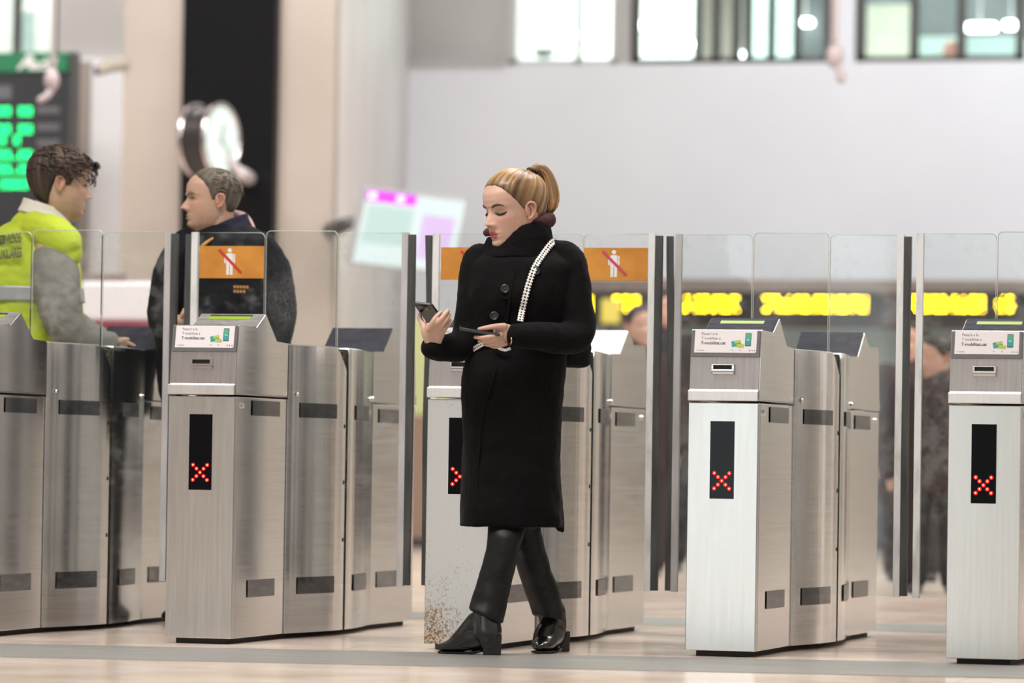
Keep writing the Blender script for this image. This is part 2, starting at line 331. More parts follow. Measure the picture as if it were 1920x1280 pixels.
area('office_lamp_glow', (-8.5, 40.2, 7.2), (-8.7, 41, 4), 5, 1.5, 420, (.93, 1, .97))
def lamp(px0, px1, py, h, Y, label):
    x0, x1 = xw(px0, Y, py), xw(px1, Y, py); z = zw(py, (px0+px1)/2, Y)
    o = empty('tube_lamp', ((x0+x1)/2, Y, z)); hw = (x1-x0)/2; mesh('tube', box(-hw, hw, 0, .12, -h, h), M_lamp, o, bevel=.01)
    mesh('hanger', box(-.006, .006, .05, .062, h, 7.42-z), M_wframel, o)
    tag(o, label, 'lamp', 'lamps in the offices behind the windows')
for a in ((1192, 1288, 45, .035, 41.5, 'longest white tube lamp behind the middle window'), (1268, 1296, 81, .03, 41.1, 'short white lamp low behind the middle window beside the mullion'),
          (1306, 1330, 83, .03, 40, 'short white lamp just right of the mullion of the middle window'), (1374, 1402, 101, .02, 39.2, 'white lamp nearest the sill of the middle window'),
          (1494, 1520, 41, .025, 40, 'round white lamp behind the right part of the middle window'), (1010, 1078, 65, .03, 41.5, 'white tube lamp behind the left window'),
          (1806, 1865, 50, .03, 40.5, 'long bluish lamp behind the right window'), (1882, 1906, 46, .03, 40.5, 'small bluish lamp behind the right window at its right edge')): lamp(*a)
o = mesh('monitor', join([box(xw(1000, 40), xw(1038, 40), 40, 40.05, zw(106, 1020, 40), zw(90, 1020, 40)), box(xw(1015, 40), xw(1022, 40), 40, 40.05, ZS-.1, zw(104, 1020, 40)), box(xw(1008, 40), xw(1030, 40), 39.95, 40.15, ZS-.1, ZS-.06)]), M_dark, bevel=.01)
tag(o, 'small dark monitor standing low behind the left window', 'monitor')
c = atY(1783, 97, 38.9)
hp = empty('person', (c[0], 38.9, ZS-.1), 0, 'person low behind the right window, only the top of a reddish head showing', 'person')
mesh('head', ellipsoid((0, 0, c[2]-ZS+.1), (.07, .09, .10)), mat('reddish_skin', (.50, .24, .19), .6), hp, smooth=True)
mesh('torso', ellipsoid((0, .05, -.02), (.19, .12, .14)), mat('dark_jumper', (.05, .05, .06), .8), hp, smooth=True)

# left side: wall, window, stone pillars, black column
YL = 33.0
struct('wall_left', box(xw(-160, YL), xw(250, YL), YL, YL+.3, 0, zw(108, 180, YL)), mat('lilac_grey_wall', (.84, .83, .85), .6))
struct('wall_left_upper', box(xw(99, YL), xw(250, YL), YL+.1, YL+.4, zw(112, 180, YL), 8), M_wallg)
struct('wall_left_beige', box(xw(130, YL), xw(172, YL), YL-.06, YL, 0, zw(116, 150, YL)), M_beige)
x0, x1 = xw(-160, YL), xw(99, YL); z0 = zw(100, 50, YL)
wl = struct('window_4', join([box(x0, x1, YL+.1, YL+.2, z0-.05, z0), box(x1-.05, x1, YL+.1, YL+.2, z0, 8), box(xw(14, YL), xw(23, YL), YL+.1, YL+.2, z0, 8)]), M_wframe)
mesh('pane', box(x0, x1, YL+.14, YL+.15, z0, 8), M_pane, wl)
struct('office_left_wall', box(x0-1, x1+1.5, YL+3, YL+3.1, 0, 8), M_room)
struct('office_left_panel', box(xw(23, YL+1), xw(57, YL+1), YL+1, YL+1.1, z0-.1, zw(22, 40, YL+1)), M_tealw)
area('office_left_glow', (x1-.6, YL+1.5, 7.6), (x1-.6, YL+2.2, 4.5), 2, 1, 160, (.95, 1, .97))
YP = 30.0
struct('pillar_left', box(xw(232, YP), xw(345, YP), YP, YP+1, 0, 8), M_beige)
struct('pillar_right', box(xw(515, YP), xw(628, YP), YP, YP+.10, 0, 8), M_beige)
struct('black_column', box(xw(342, YP-.1), xw(517, YP-.1), YP-.1, YP+.9, 0, 8), M_blackcol)
A = (xw(628, YP), YP); B = (xw(766, YW), YW)
struct('wall_side', prism([(A[0]-.02, A[1]+.10), (A[0]-.3, A[1]+.2), (B[0]-.3, B[1]), B], 0, 8, 'z'), M_taupe)
for i_, (a_, m_) in enumerate(((-2.9, M_beige), (-1.3, M_taupeb), (.5, M_beige), (2.6, M_taupe), (4.4, M_beige))): struct('pillar_%d' % (i_+1), box(a_, a_+.9, YP-1, YP, 0, 8), m_)  # out of view, added to give the gate sides vertical reflected streaks
struct('wall_reflector', box(-22, -10.6, -7.3, -7, 0, 6), M_beige); struct('wall_reflector_2', box(-10.6, -9.2, -7.3, -7, 0, 6), M_wallg); struct('wall_reflector_3', box(-6.8, -2, -7.3, -7, 0, 6), mat('pale_green_wall', (.55, .60, .54), .6))  # unseen wall pieces behind the camera, added to tint reflections in gate fronts
area('fill_front_walls', (-9, -2, 6.5), (-9.5, -7, 1.0), 8, 1.2, 300, (1, .97, .92))  # fill added to light the wall pieces behind the camera
struct('ceiling', box(-30, 14, -9, 46, 9, 9.2), mat('white_ceiling', (.7, .69, .67), .7))

# departures board
YB = 31.5
bd = empty('departures_board', (xw(30, YB), YB, 0), 0, 'dark departures board with a green header and glowing green digits, at left edge', 'sign')
bx = bd.location.x
def R(px, py, Y=YB): p = atY(px, py, Y); return p[0]-bx, p[2]
def slabpx(x0, x1, y0, y1, dy0, dy1): a = R(x0, y1); b = R(x1, y0); return box(a[0], b[0], dy0, dy1, a[1], b[1])
mesh('panel', slabpx(-150, 132, 136, 432, 0, .18), mat('board_grey', (.036, .038, .043), .5, spec=.3), bd, bevel=.01)
mesh('header', slabpx(-150, 128, 98, 136, -.01, .17), mat('header_green', (.02, .19, .085), .5), bd)
mesh('side_frame', slabpx(128, 134, 96, 432, -.02, .19), M_dark, bd)
p = R(30, 131)
vf = text('adif', .125, spacing=1.05, bold=.004); ic = poly2([(-.13, 0), (-.04, .115), (0, .115), (0, .0), (-.035, 0), (-.035, .03), (-.075, .03), (-.095, 0)])
P_ = join([vf, ic]); mesh('lettering', place(P_, (p[0]+.14, -.016, p[1]), (1, 0, 0), (0, 0, 1)), M_white, bd)
rowm = mat('board_text_grey', (.13, .13, .14), .6)
tx = [slabpx(70, 112, y, y+12, -.004, 0) for y in (200, 232, 262, 292)]+[slabpx(-20, 22, 160, 186, -.004, 0)]
for t__ in tx: mesh('faded_line', t__, rowm, bd)
M_gled = mat('green_led', (0, .4, .2), .5, emit=(.0, .85, .20), estr=5)
D7 = {'0': ['111', '101', '101', '101', '111'], '1': ['010', '110', '010', '010', '111'], '_': ['000', '000', '000', '000', '111'], ' ': ['000']*5, ':': ['000', '010', '000', '010', '000']}
def led_row(s, px, py, ch=12, rowh=3.2, colw=3.3):
    out = []
    for i, c_ in enumerate(s):
        for r_, line in enumerate(D7[c_]):
            for k, v in enumerate(line):
                if v == '1':
                    x, z = R(px+i*ch+k*colw, py+r_*rowh); out.append(cyl((x, -.004, z), (0, -1, 0), .0045, .006, 6))
    return join(out)
for s, px, py in (('00 00', -2, 202), ('00 00', -2, 236), ('0 0', 2, 256), ('00_00', -2, 284), ('00_00', -2, 311), ('0000', 4, 339)):
    mesh('led_digits', led_row(s, px, py, 13.4), M_gled, bd)

# CCTV cameras
def cctv(px, py, Y, label, arm):
    p = atY(px, py, Y); o = empty('security_camera', p, 0, label, 'camera')
    w = mat('pinkish_white_plastic', (.36, .30, .305), .5)
    mesh('arm', arm, w, o, smooth=True)
    return o, w
p0 = atY(1565, 105, 30)
o, w = cctv(1565, 105, 30, 'pale security camera hanging on a pole in front of the white wall', sweep([(0, 0, .1), (.0, 0, .6), (0, 0, 4)], [.022, .022, .022], seg=12))
mesh('housing', ellipsoid((0, 0, 0), (.06, .06, .085)), w, o, smooth=True); mesh('lens_unit', join([cyl((0.02, 0, -.05), (.3, -.1, -1), .025, .09, 14), ellipsoid((.05, -.02, -.15), (.034, .034, .04))]), w, o, smooth=True)
o, w = cctv(97, 150, 27, 'pale security camera hanging in front of the departures board', sweep([(0, 0, .06), (.005, 0, .5), (0, 0, 5)], [.016, .014, .014], seg=12))
mesh('housing', ellipsoid((0, 0, 0), (.05, .05, .075)), w, o, smooth=True); mesh('lens_unit', sweep([(0, 0, -.05), (-.02, -.02, -.10), (-.06, -.04, -.13)], [.026, .024, .022], seg=12), w, o, smooth=True)
p = atY(205, 125, 29.9)
o = empty('security_camera', p, 0, 'grey brown security camera fixed to the side of the left stone pillar', 'camera'); w = mat('grey_brown_plastic', (.30, .27, .23), .5)
mesh('housing', sweep([(.07, .1, .03), (.0, .05, .02), (-.06, 0, -.02)], [.05, .055, .04], seg=14), w, o, smooth=True); mesh('lens', cyl((-.075, -.02, -.03), (-1, -.4, -.3), .03, .03, 14), M_dark, o, smooth=True); mesh('arm', sweep([(.06, .1, .03), (.14, .14, .03), (.2, .16, .03)], [.015]*3, seg=8), w, o)

# double sided clock on the black column
DC = 30.6; fc = atD(417, 263, DC); ax = cx*.90-fwd*.43; ax /= np.linalg.norm(ax); Rr = 70/8480*DC; th = .205
ck = empty('station_clock', fc-ax*th/2, 0, 'round double sided clock with a glowing white face, mounted on black column', 'clock'); z3 = np.zeros(3)
u_ = np.cross([0, 0, 1], ax); u_ /= np.linalg.norm(u_); v_ = np.cross(ax, u_)
mesh('drum', cyl(-ax*th/2*.8, ax, Rr*.93, th*.8, 48), mat('dark_clock_drum', (.035, .03, .03), .25, .3), ck, smooth=False)
for s_ in (-1, 1):
    rm = mesh('rim', sweep([ax*s_*th/2*.9+Rr*.97*(u_*math.cos(a)+v_*math.sin(a)) for a in np.linspace(0, 2*math.pi, 49)], [.018]*49, n=97, seg=8, ref=ax, rnd=False), mat('clock_rim', (.55, .50, .50), .15, 1), ck, smooth=True)
    f_ = mesh('face', cyl(ax*s_*th/2*.82, ax*s_, Rr*.95, .012, 48), mat('lit_clock_face', (.10, .11, .105), .4, emit=(.88, 1, .93), estr=.50), ck)
    hm = mat('clock_hand_grey', (.25, .27, .26), .5); n_ = ax*s_
    for an, ln, wd in ((.3, .11, .012), (2.2, .15, .009)):
        d_ = u_*math.sin(an)+v_*math.cos(an); e_ = np.cross(n_, d_)
        mesh('clock_hand', slab(rect2(-wd, wd, -.03, ln), n_*(th/2*.82+.013), e_, d_, n_, .004), hm, ck)
    t_ = [slab(rect2(-.004, .004, Rr*.78, Rr*.88), n_*(th/2*.82+.012), np.cross(n_, u_*math.sin(k*math.pi/6)+v_*math.cos(k*math.pi/6)), u_*math.sin(k*math.pi/6)+v_*math.cos(k*math.pi/6), n_, .002) for k in range(12)]
    mesh('hour_marks', join(t_), hm, ck)
q = atD(453, 326, DC+.12)-np.array(ck.location)
mesh('bracket', join([sweep([q*.45, q*.8, q], [.03, .035, .04], seg=12), sweep([q, q+fwd*.5, q+fwd*1.1], [.05, .05, .05], seg=12)]), mat('clock_bracket', (.42, .38, .38), .5), ck, smooth=True)

# tilted information screen
DS = 30.9; S_ = 8480/DS; tl = atD(690, 355, DS); U = (cx*183-cy*18+fwd*165)/S_; V = (cx*-29-cy*135+fwd*17)/S_
sw, sh = np.linalg.norm(U), np.linalg.norm(V); Un, Vn = U/sw, V/sh; Nn = np.cross(Vn, Un); Nn = Nn if Nn@fwd < 0 else -Nn
sc_ = empty('information_screen', tl, 0, 'tilted bright information screen with a magenta bar, hung above the gates', 'screen')
Z = np.zeros(3)
mesh('casing', slab(rect2(-.015, sw+.015, -.015, sh+.02), -Nn*.06, Un, Vn, Nn, .055), mat('grey_screen_casing', (.35, .36, .37), .4), sc_, bevel=.005)
def px_panel(name, x0, x1, y0, y1, c_, e_, lift): mesh(name, slab(rect2(x0*sw, x1*sw, y0*sh, y1*sh), Nn*lift, Un, Vn, Nn, .001), mat('screen_'+name, tuple(.12*q_ for q_ in c_), .3, emit=c_, estr=e_*1.55), sc_)
px_panel('display', 0, 1, 0, 1, (.84, .97, .97), .30, -.004)
px_panel('magenta_bar', .0, .5, 0, .15, (.80, .08, .92), .38, -.0025); px_panel('pale_block', .04, .5, .20, .72, (.66, .86, .82), .28, -.0025); px_panel('pink_column', .6, .93, .25, .86, (.82, .62, .95), .30, -.0025)
px_panel('bar_caption', .30, .38, .03, .12, (.9, .7, .95), .6, -.0015); px_panel('bar_icon', .02, .10, .03, .12, (.9, .75, .95), .6, -.0015)
mesh('mount', sweep([Un*sw*.3+Vn*sh*.5-Nn*.05, Un*sw*.05+Vn*sh*.5-Nn*.12, atD(640, 424, DS+.25)-tl, np.array([xw(620, YP), YP+.05, atD(640, 424, DS)[2]])-tl], [.04, .04, .05, .06], seg=10), M_dark, sc_)

# ticket counter with amber sign boards far behind the gates
YC = 36.0
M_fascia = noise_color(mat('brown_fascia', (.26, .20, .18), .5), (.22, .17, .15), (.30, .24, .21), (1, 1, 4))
M_counter = mat('dark_counter', (.06, .055, .07), .5)
def zc(py, px=1400, Y=YC): return atY(px, py, Y)[2]
tcn = empty('ticket_counter', (xw(1400, YC), YC, 0), 0, 'long ticket counter with brown canopy under the white wall, seen through glass', 'counter'); ox = tcn.location.x
xa, xb = xw(1085, YC)-ox, 9-ox
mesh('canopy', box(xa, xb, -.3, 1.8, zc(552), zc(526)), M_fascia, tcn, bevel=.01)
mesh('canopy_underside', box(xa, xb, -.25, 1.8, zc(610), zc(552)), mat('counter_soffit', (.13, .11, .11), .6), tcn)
mesh('glazing', box(xa, xb, .6, .65, 1.0, zc(610)), mat('counter_glazing', (.50, .60, .60), .35), tcn)
mesh('base', box(xa, xb, .4, 1.6, 0, 1.0), M_counter, tcn)
M_amber = mat('amber_led', (.5, .3, 0), .5, emit=(1, .66, .0), estr=20)
M_sboard = mat('sign_board_black', (.012, .012, .012), .5)
def led_sign(a, b, label):
    x0, x1 = xw(a, YC-.4), xw(b, YC-.4); zc_ = zc(570, (a+b)/2, YC-.4); o = empty('led_sign', ((x0+x1)/2, YC-.4, zc_), 0, label, 'sign', 'amber signs over the ticket counter'); h = (x1-x0)/2
    mesh('board', box(-h-.05, h+.05, 0, .08, -.10, .10), M_sboard, o)
    out = []; x = -h; r_ = random.Random(int(a))
    while x < h-.02:
        for k in range(4):
            for j in range(4):
                if r_.random() < .6 and x+k*.016 < h: out.append(cyl((x+k*.016, -.001, .051-j*.034), (0, -1, 0), .0062, .004, 6))
        x += .078
    mesh('led_text', join(out), M_amber, o)
for a in ((1104, 1122, 'short amber lettering sign beside the woman in black'), (1160, 1212, 'amber sign behind orange notice on right of woman'), (1290, 1398, 'amber sign above the gate just right of the gap'),
          (1440, 1638, 'longest amber sign, behind the glass of the fourth gate'), (1718, 1850, 'amber sign behind glass of the rightmost gate'), (1876, 1908, 'amber sign at far right edge')): led_sign(*a)
def panel_thing(name, x0, x1, y0, y1, Y, m_, label, cat, leg=True):
    p = atY((x0+x1)/2, y1, Y); q = atY((x0+x1)/2, y0, Y); w_ = (atY(x1, y0, Y)[0]-atY(x0, y0, Y)[0])/2
    o = empty(name, (p[0], Y, 0), 0, label, cat); mesh('panel', box(-w_, w_, 0, .06, p[2], q[2]), m_, o, bevel=.008)
    mesh('stand', join([box(-.03, .03, .02, .05, 0, p[2]), box(-w_*.9, w_*.9, -.12, .2, 0, .03)]), M_dark, o); return o
panel_thing('poster_stand', 1286, 1316, 640, 706, 33, mat('yellow_poster', (.75, .62, .12), .5), 'yellow poster stand behind the gap beside the fourth gate', 'poster')
panel_thing('poster_stand', 1782, 1850, 650, 752, 33, mat('pale_yellow_poster', (.70, .72, .36), .5), 'pale yellow poster stand behind the rightmost gate', 'poster')
panel_thing('poster_stand', 1126, 1160, 560, 606, 33.5, mat('yellow_poster', (.75, .62, .12), .5), 'small yellow poster just right of the woman, behind glass', 'poster')
p = atY(785, 780, 34); ks = empty('information_kiosk', (p[0], 34, 0), 0, 'brown kiosk with lime green upper panel, seen in gap left of woman', 'kiosk')
mesh('body', box(-.17, .16, 0, .4, .06, p[2]), mat('brown_kiosk', (.36, .24, .18), .5), ks, bevel=.01); mesh('panel', box(-.16, .15, .05, .3, p[2], zc(600, 785, 34)), mat('lime_panel', (.66, .70, .36), .5), ks, bevel=.01); mesh('plinth', box(-.19, .18, -.02, .42, 0, .07), M_dark, ks)
YK = 26.0; p = atY(225, 612, YK); q = atY(225, 528, YK); wk = empty('service_kiosk', (p[0], YK, 0), 0, 'low white kiosk with maroon band, behind the two men', 'kiosk')
kx0, kx1 = atY(150, 560, YK)[0]-p[0], atY(330, 560, YK)[0]-p[0]
mesh('upper_panel', box(kx0, kx1, 0, .6, p[2]+.03, q[2]), mat('glossy_white_panel', (.82, .80, .83), .2), wk, bevel=.02)
mesh('maroon_band', box(kx0-.02, kx1+.02, -.02, .62, p[2]-.03, p[2]+.03), mat('maroon_band', (.25, .04, .07), .4), wk, bevel=.005)
mesh('base', box(kx0+.02, kx1-.02, .03, .6, 0, p[2]-.03), mat('dark_kiosk_base', (.1, .08, .08), .5), wk)
mesh('top_rail', box(kx0, kx0+(kx1-kx0)*.47, .02, .58, q[2], q[2]+.05), mat('brown_rail', (.30, .24, .23), .5), wk)

# ================================================================ TICKET GATES
GW, GL = .252, 2.287; YM = GL/2; Y1 = .598
GX = [-6.458, -5.506, -4.547, -3.597, -2.652]; GY = [15.45, 15.48, 15.54, 15.57, 15.47]
def bulge(y):
    t = min(1, max(0, (min(y, GL-y)-Y1)/(YM-.008-Y1))); return .004+.062*math.sin(t*math.pi/2)**1.2
def side_patch(y0, y1, z0, z1, off=.0015, n=8):
    ys = np.linspace(y0, y1, n); f = lambda y, z, o: (GW+(bulge(y) if Y1 < y < GL-Y1 else 0)+o, y, z)
    return grid(np.array([[f(y, z0, off), f(y, z1, off)] for y in ys]))
def mid_body(mirror):
    ys = np.linspace(Y1+.003, YM-.014, 15); R_ = []
    for y in ys:
        b = bulge(y); t = 0 if mirror else max(0, (y-(YM-.11))/.10); zt = 1.102-.085*t
        ring = [(-b, y, .02), (GW+b, y, .02)]+[(GW+b, y, .02+k*(zt-.02)/6) for k in range(1, 6)]+[(GW+b, y, zt-.004), (GW+b-.006, y, zt if t == 0 else zt)]
        zc_ = 1.102
        ring += [(GW-.01, y, zc_), (.01, y, zc_), (-b+.006, y, zt), (-b, y, zt-.004)]
        R_.append(ring)
    R_ = np.array(R_, float)
    if mirror: R_[:, :, 1] = GL-R_[:, :, 1]
    v, f = rings(R_)
    return (v, [q[::-1] for q in f]) if mirror else (v, f)
HEAD = [(-.012, .900), (-.012, .934), (-.006, .937), (0, .938), (.012, 1.055), (.03, 1.148), (.036, 1.152), (.23, 1.149), (.332, 1.200), (.462, 1.106), (Y1-.002, 1.102), (Y1-.002, .900)]
def mirror_y(vf): v = np.array(vf[0]); v[:, 1] = GL-v[:, 1]; return v, [q[::-1] for q in vf[1]]
def strips(x0, x1, z0, z1, y, t, wav, seed):
    n = 24; zs = np.linspace(z0, z1, n); r_ = random.Random(seed); ph = r_.random()*6; R_ = []
    for z in zs:
        s = (z-z0)/(z1-z0); d = wav*(math.sin(s*5+ph)*.6+math.sin(s*11+ph*2)*.25)
        if wav > .004: d += -wav*1.6*max(0, s-.8)/.2
        R_.append([(x0+d, y-t, z), (x1+d, y-t, z), (x1+d, y+t, z), (x0+d, y+t, z)])
    return rings(np.array(R_))
def no_entry(par, x0, x1, y, faded):
    z0, z1 = 1.368, 1.493; cxm = x0+(x1-x0)*.47; o = np.array([0, y, 0]); u, v, n = (1, 0, 0), (0, 0, 1), (0, -1, 0)
    pl = slab(rect2(x0, x1, z0, z1), o, u, v, n, .001); fm = [0]*len(pl[1]); parts = [pl]
    def add(pts, mi, l): s = slab(pts, np.array([0, y-l, 0]), u, v, n, .0008); parts.append(s); fm.extend([mi]*len(s[1]))
    add(disc2(cxm, z1-.017, .0085), 1, .0012)
    add(rrect2(cxm-.014, cxm+.014, z1-.072, z1-.028, .006, (1, 1, 0, 0)), 1, .0012)
    add(rect2(cxm-.022, cxm-.016, z1-.066, z1-.031), 1, .0012); add(rect2(cxm+.016, cxm+.022, z1-.066, z1-.031), 1, .0012)
    add(rect2(cxm-.013, cxm-.0015, z1-.112, z1-.072), 1, .0012); add(rect2(cxm+.0015, cxm+.013, z1-.112, z1-.072), 1, .0012)
    a = np.array([cxm-.044, z1-.014]); b = np.array([cxm+.048, z1-.104]); d = (b-a)/np.linalg.norm(b-a); e = np.array([-d[1], d[0]])*.0055
    add([tuple(a-e), tuple(b-e), tuple(b+e), tuple(a+e)], 2, .0022)
    mesh('no_entry_sign', join(parts), [M_orange, M_white, M_redp if faded else M_red], par, fm=fm)
TXT = [(text(s, h, bold=b), y, m_) for s, h, y, b, m_ in (("Passa't a la", .0135, .064, 0, 'l'), ("T·mobilitat a", .0135, .0475, 0, 'l'), ("T-mobilitat.cat", .0150, .030, .0003, 'b'), ("T·mobilitat", .0062, .0065, 0, 's'), ("m·b", .006, .0085, 0, 't'), ("K", .009, .007, 0, 'k'), ("Tm", .0085, .0, .0003, 'w'))]
def ad_card(root):
    p0 = np.array([0, .0105, 1.060]); p1 = np.array([0, .0285, 1.150]); v = (p1-p0)/np.linalg.norm(p1-p0); u = np.array([1., 0, 0]); n = np.cross(u, v); H_ = np.linalg.norm(p1-p0)
    mesh('advert_frame', slab(rect2(.004, GW-.002, -.006, H_-.001), p0, u, v, n, .004), M_frame, root, bevel=.001)
    o = p0+u*.015+v*.0085; W_ = GW-.028; hh = H_-.011
    card = mesh('advert_card', slab(rrect2(0, W_, 0, hh, .006, (0, 0, 0, 1)), o+n*.004, u, v, n, .0012), M_card, root)
    L1 = .0056
    tl = []; tb = []
    for vf, y, k in TXT:
        x = {'l': .024, 'b': .023, 's': .008, 't': .132, 'k': .163, 'w': .187}[k]; y = y if k != 'w' else .044
        if k in 'ltsk': tl.append(place(vf, o+u*x+v*y, u, v, n, L1))
        elif k == 'b': tb.append(place(vf, o+u*x+v*y, u, v, n, L1))
        else: wm = place(vf, o+u*x+v*y, u, v, n, L1+.0010)
    for k in range(3): tl.append(slab(disc2(.2+k*.009, .0085, .0022, 8), o+n*(L1-.0004), u, v, n, .0002))
    mesh('lettering', join(tl), M_ink2, card); mesh('bold_lettering', join(tb), M_ink, card)
    ph = [slab(rrect2(.182, .204, .024, .072, .003), o+n*(L1-.0005), u, v, n, .0004), slab(rect2(.1835, .2025, .028, .070), o+n*L1, u, v, n, .0004), slab(rect2(.1835, .2025, .052, .070), o+n*(L1+.0004), u, v, n, .0003)]
    fm = [0]*len(ph[0][1])+[1]*len(ph[1][1])+[2]*len(ph[2][1])
    mesh('phone_picture', join(ph), [M_ink2, M_teal, M_green], card, fm=fm); mesh('phone_lettering', wm, M_white, card)
    def rot(pts, a, c0): return [(c0[0]+x*math.cos(a)-y*math.sin(a), c0[1]+x*math.sin(a)+y*math.cos(a)) for x, y in pts]
    cs = [slab(rot(rrect2(0, .034, 0, .021, .002), .2, (.136, .020)), o+n*(L1-.0004), u, v, n, .0004), slab(rot(rect2(.012, .034, .011, .021), .2, (.136, .020)), o+n*L1, u, v, n, .0003), slab(rot(rrect2(0, .026, 0, .012, .002), -.05, (.152, .021)), o+n*(L1+.0004), u, v, n, .0003)]
    mesh('card_picture', join(cs), [M_teal, M_ygreen, M_green], card, fm=[0]*len(cs[0][1])+[1]*len(cs[1][1])+[1]*len(cs[2][1]))
def led_cross(par, x0, z0, s):
    outer = []; hot = []
    for i in range(-2, 3):
        for j in {i, -i}:
            x, z = x0+i*s, z0+j*s; outer.append(cyl((x, -.0062, z), (0, -1, 0), .0070, .0006, 12)); hot.append(cyl((x, -.0066, z), (0, -1, 0), .0024, .0006, 10))
    mesh('led_cross', join(outer+hot), [M_ledhalo, M_ledhot], par, fm=[0]*sum(len(q[1]) for q in outer)+[1]*sum(len(q[1]) for q in hot))
def make_gate(k, label, sign_l, sign_r, top, front, rearlight=None):
    g = empty('ticket_gate', (GX[k], GY[k], 0), 0, label, 'ticket gate', 'row of ticket gates')
    mesh('plinth', box(.035, GW-.03, .02, GL-.02, 0, .025), M_plinth, g)
    mesh('front_panel', box(0, GW, -.004, .030, .020, .893), front, g, bevel=.0025)
    fcab = mesh('front_cabinet', box(.004, GW-.0005, .034, Y1-.002, .020, .893), M_side, g, bevel=.002)
    mesh('reader_head', prism(HEAD, .0, GW, 'x'), M_head, g, bevel=.002)
    mesh('side_plate', prism([(-.002, .906)]+[(.004, .94)]+HEAD[4:-1]+[(Y1-.002, .906)], GW+.0002, GW+.0022, 'x'), M_side, g)
    mesh('lip', box(-.001, GW+.001, -.018, -.010, .899, .936), M_lip, g, bevel=.003)
    sl = mesh('ticket_slot', join([box(.082, .164, -.012, .012, 1.004, 1.011), box(.082, .164, -.012, .012, 1.025, 1.029), box(.082, .090, -.012, .012, 1.011, 1.025), box(.156, .164, -.012, .012, 1.011, 1.025)]), M_chrome, g, bevel=.0015)
    mesh('slot_mouth', box(.089, .157, -.004, .012, 1.010, 1.026), M_plinth, sl); mesh('slot_underside', box(.083, .163, -.008, .012, .992, 1.004), M_head, sl, bevel=.002)
    ad_card(g)
    a, b = np.array([0, .228, 1.1505]), np.array([0, .330, 1.2005]); v = (b-a)/np.linalg.norm(b-a); n = np.cross([1, 0, 0], v); Hs = np.linalg.norm(b-a)
    sc = mesh('reader_plate', slab(rect2(.004, GW-.002, 0, Hs), a, (1, 0, 0), v, n, .003), top, g, bevel=.001)
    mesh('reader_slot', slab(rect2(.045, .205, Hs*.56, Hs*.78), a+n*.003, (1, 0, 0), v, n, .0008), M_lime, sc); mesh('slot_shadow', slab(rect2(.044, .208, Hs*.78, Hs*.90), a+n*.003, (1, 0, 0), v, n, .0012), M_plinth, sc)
    dw = mesh('display_window', box(.081, .168, -.0055, .0, .555, .828), M_black, g)
    led_cross(dw, .1245, .618, .0135)
    # centre part, both halves, and the rear cabinet
    mesh('barrier_housing', mid_body(False), M_side, g, smooth=False); mesh('barrier_housing', mid_body(True), M_side, g)
    mesh('brush_gap', box(-.055, GW+.056, YM-.013, YM+.013, .02, 1.096), M_brush, g)
    mesh('rear_cabinet', mirror_y(box(.0, GW+.001, .0, Y1-.002, .020, .893)), M_side, g, bevel=.002)
    mesh('rear_head', mirror_y(prism(HEAD, .0, GW+.002, 'x')), M_side, g)
    a, b = np.array([0, GL-.466, 1.1065]), np.array([0, GL-.334, 1.2015]); v = (b-a)/np.linalg.norm(b-a); n = np.cross([1, 0, 0], v)
    mesh('rear_back_plate', slab(rect2(.0, GW, -.004, np.linalg.norm(b-a)), a, (1, 0, 0), v, n, .003), M_head if k == 2 else M_navy, g, bevel=.001)
    for y0, y1, mm in ((.19, .51, M_window), (.70, 1.02, M_window)):
        mesh('sensor_window', side_patch(y0, y1, .828, .883, .003), mm, g); 
    for y0, y1, mm in ((.17, .48, M_window2), (.70, 1.02, M_window)): mesh('sensor_window', side_patch(y0, y1, .165, .228, .003), mm, g)
    for y0, y1, z0, z1 in ((GL-1.02, GL-.72, .828, .883), (GL-.51, GL-.20, .822, .876), (GL-1.02, GL-.74, .165, .228), (GL-.51, GL-.20, .165, .228)): mesh('sensor_window', side_patch(y0, y1, z0, z1, .005), M_window2, g)
    def lock(y, z): 
        x = GW+(bulge(y) if Y1 < y < GL-Y1 else 0); mesh('lock', join([cyl((x, y, z), (1, 0, 0), .011, .006, 16), cyl((x+.006, y, z), (1, 0, 0), .0075, .003, 14)]), M_chrome, g, smooth=False)
    lock(.08, .862); lock(Y1+.075, .915); lock(GL-Y1-.03, .915); lock(GL-.08, .86)
    for z in (.80, .585, .365): mesh('hinge_slot', cyl((GW+bulge(YM-.03)-.003, YM-.03, z), (1, -.12, 0), .008, .004, 10), M_plinth, g)
    # glass
    gy = YM-.006
    z0, z1 = .195, 1.545
    for side in (-1, 1):
        if side < 0: xi, xo, pr = -.026, -.298, [(-.323, -.298)], 
        else: xi, xo, pr = .274, .530, [(.530, .555)]
        x0, x1 = min(xi, xo), max(xi, xo)
        out = rrect2(x0, x1, z0, z1, .02, (1, 0, 0, 0) if side < 0 else (0, 1, 0, 0))
        fl = mesh('glass_flap', slab(out, (0, gy, 0), (1, 0, 0), (0, 0, 1), (0, 1, 0), .012), M_glassr if k > 2 else M_glass, g)
        ed = [sweep([(x, gy+.006, z) for x, z in out[:-1] if z > .3 or True], [.0016]*(len(out)-1), n=len(out)-1, seg=6, rnd=False)]
        mesh('flap_edge', join(ed), M_edge, fl)
        (p0, p1), = pr
        white = (side < 0 and k in (1, 2, 4)) or (side > 0 and k in (2, 3))
        mesh('edge_profile', strips(p0, p1, z0-.004, z1+.002, gy+.006, .011, .0006, k*3+side), M_alu if white else M_alu2, fl)
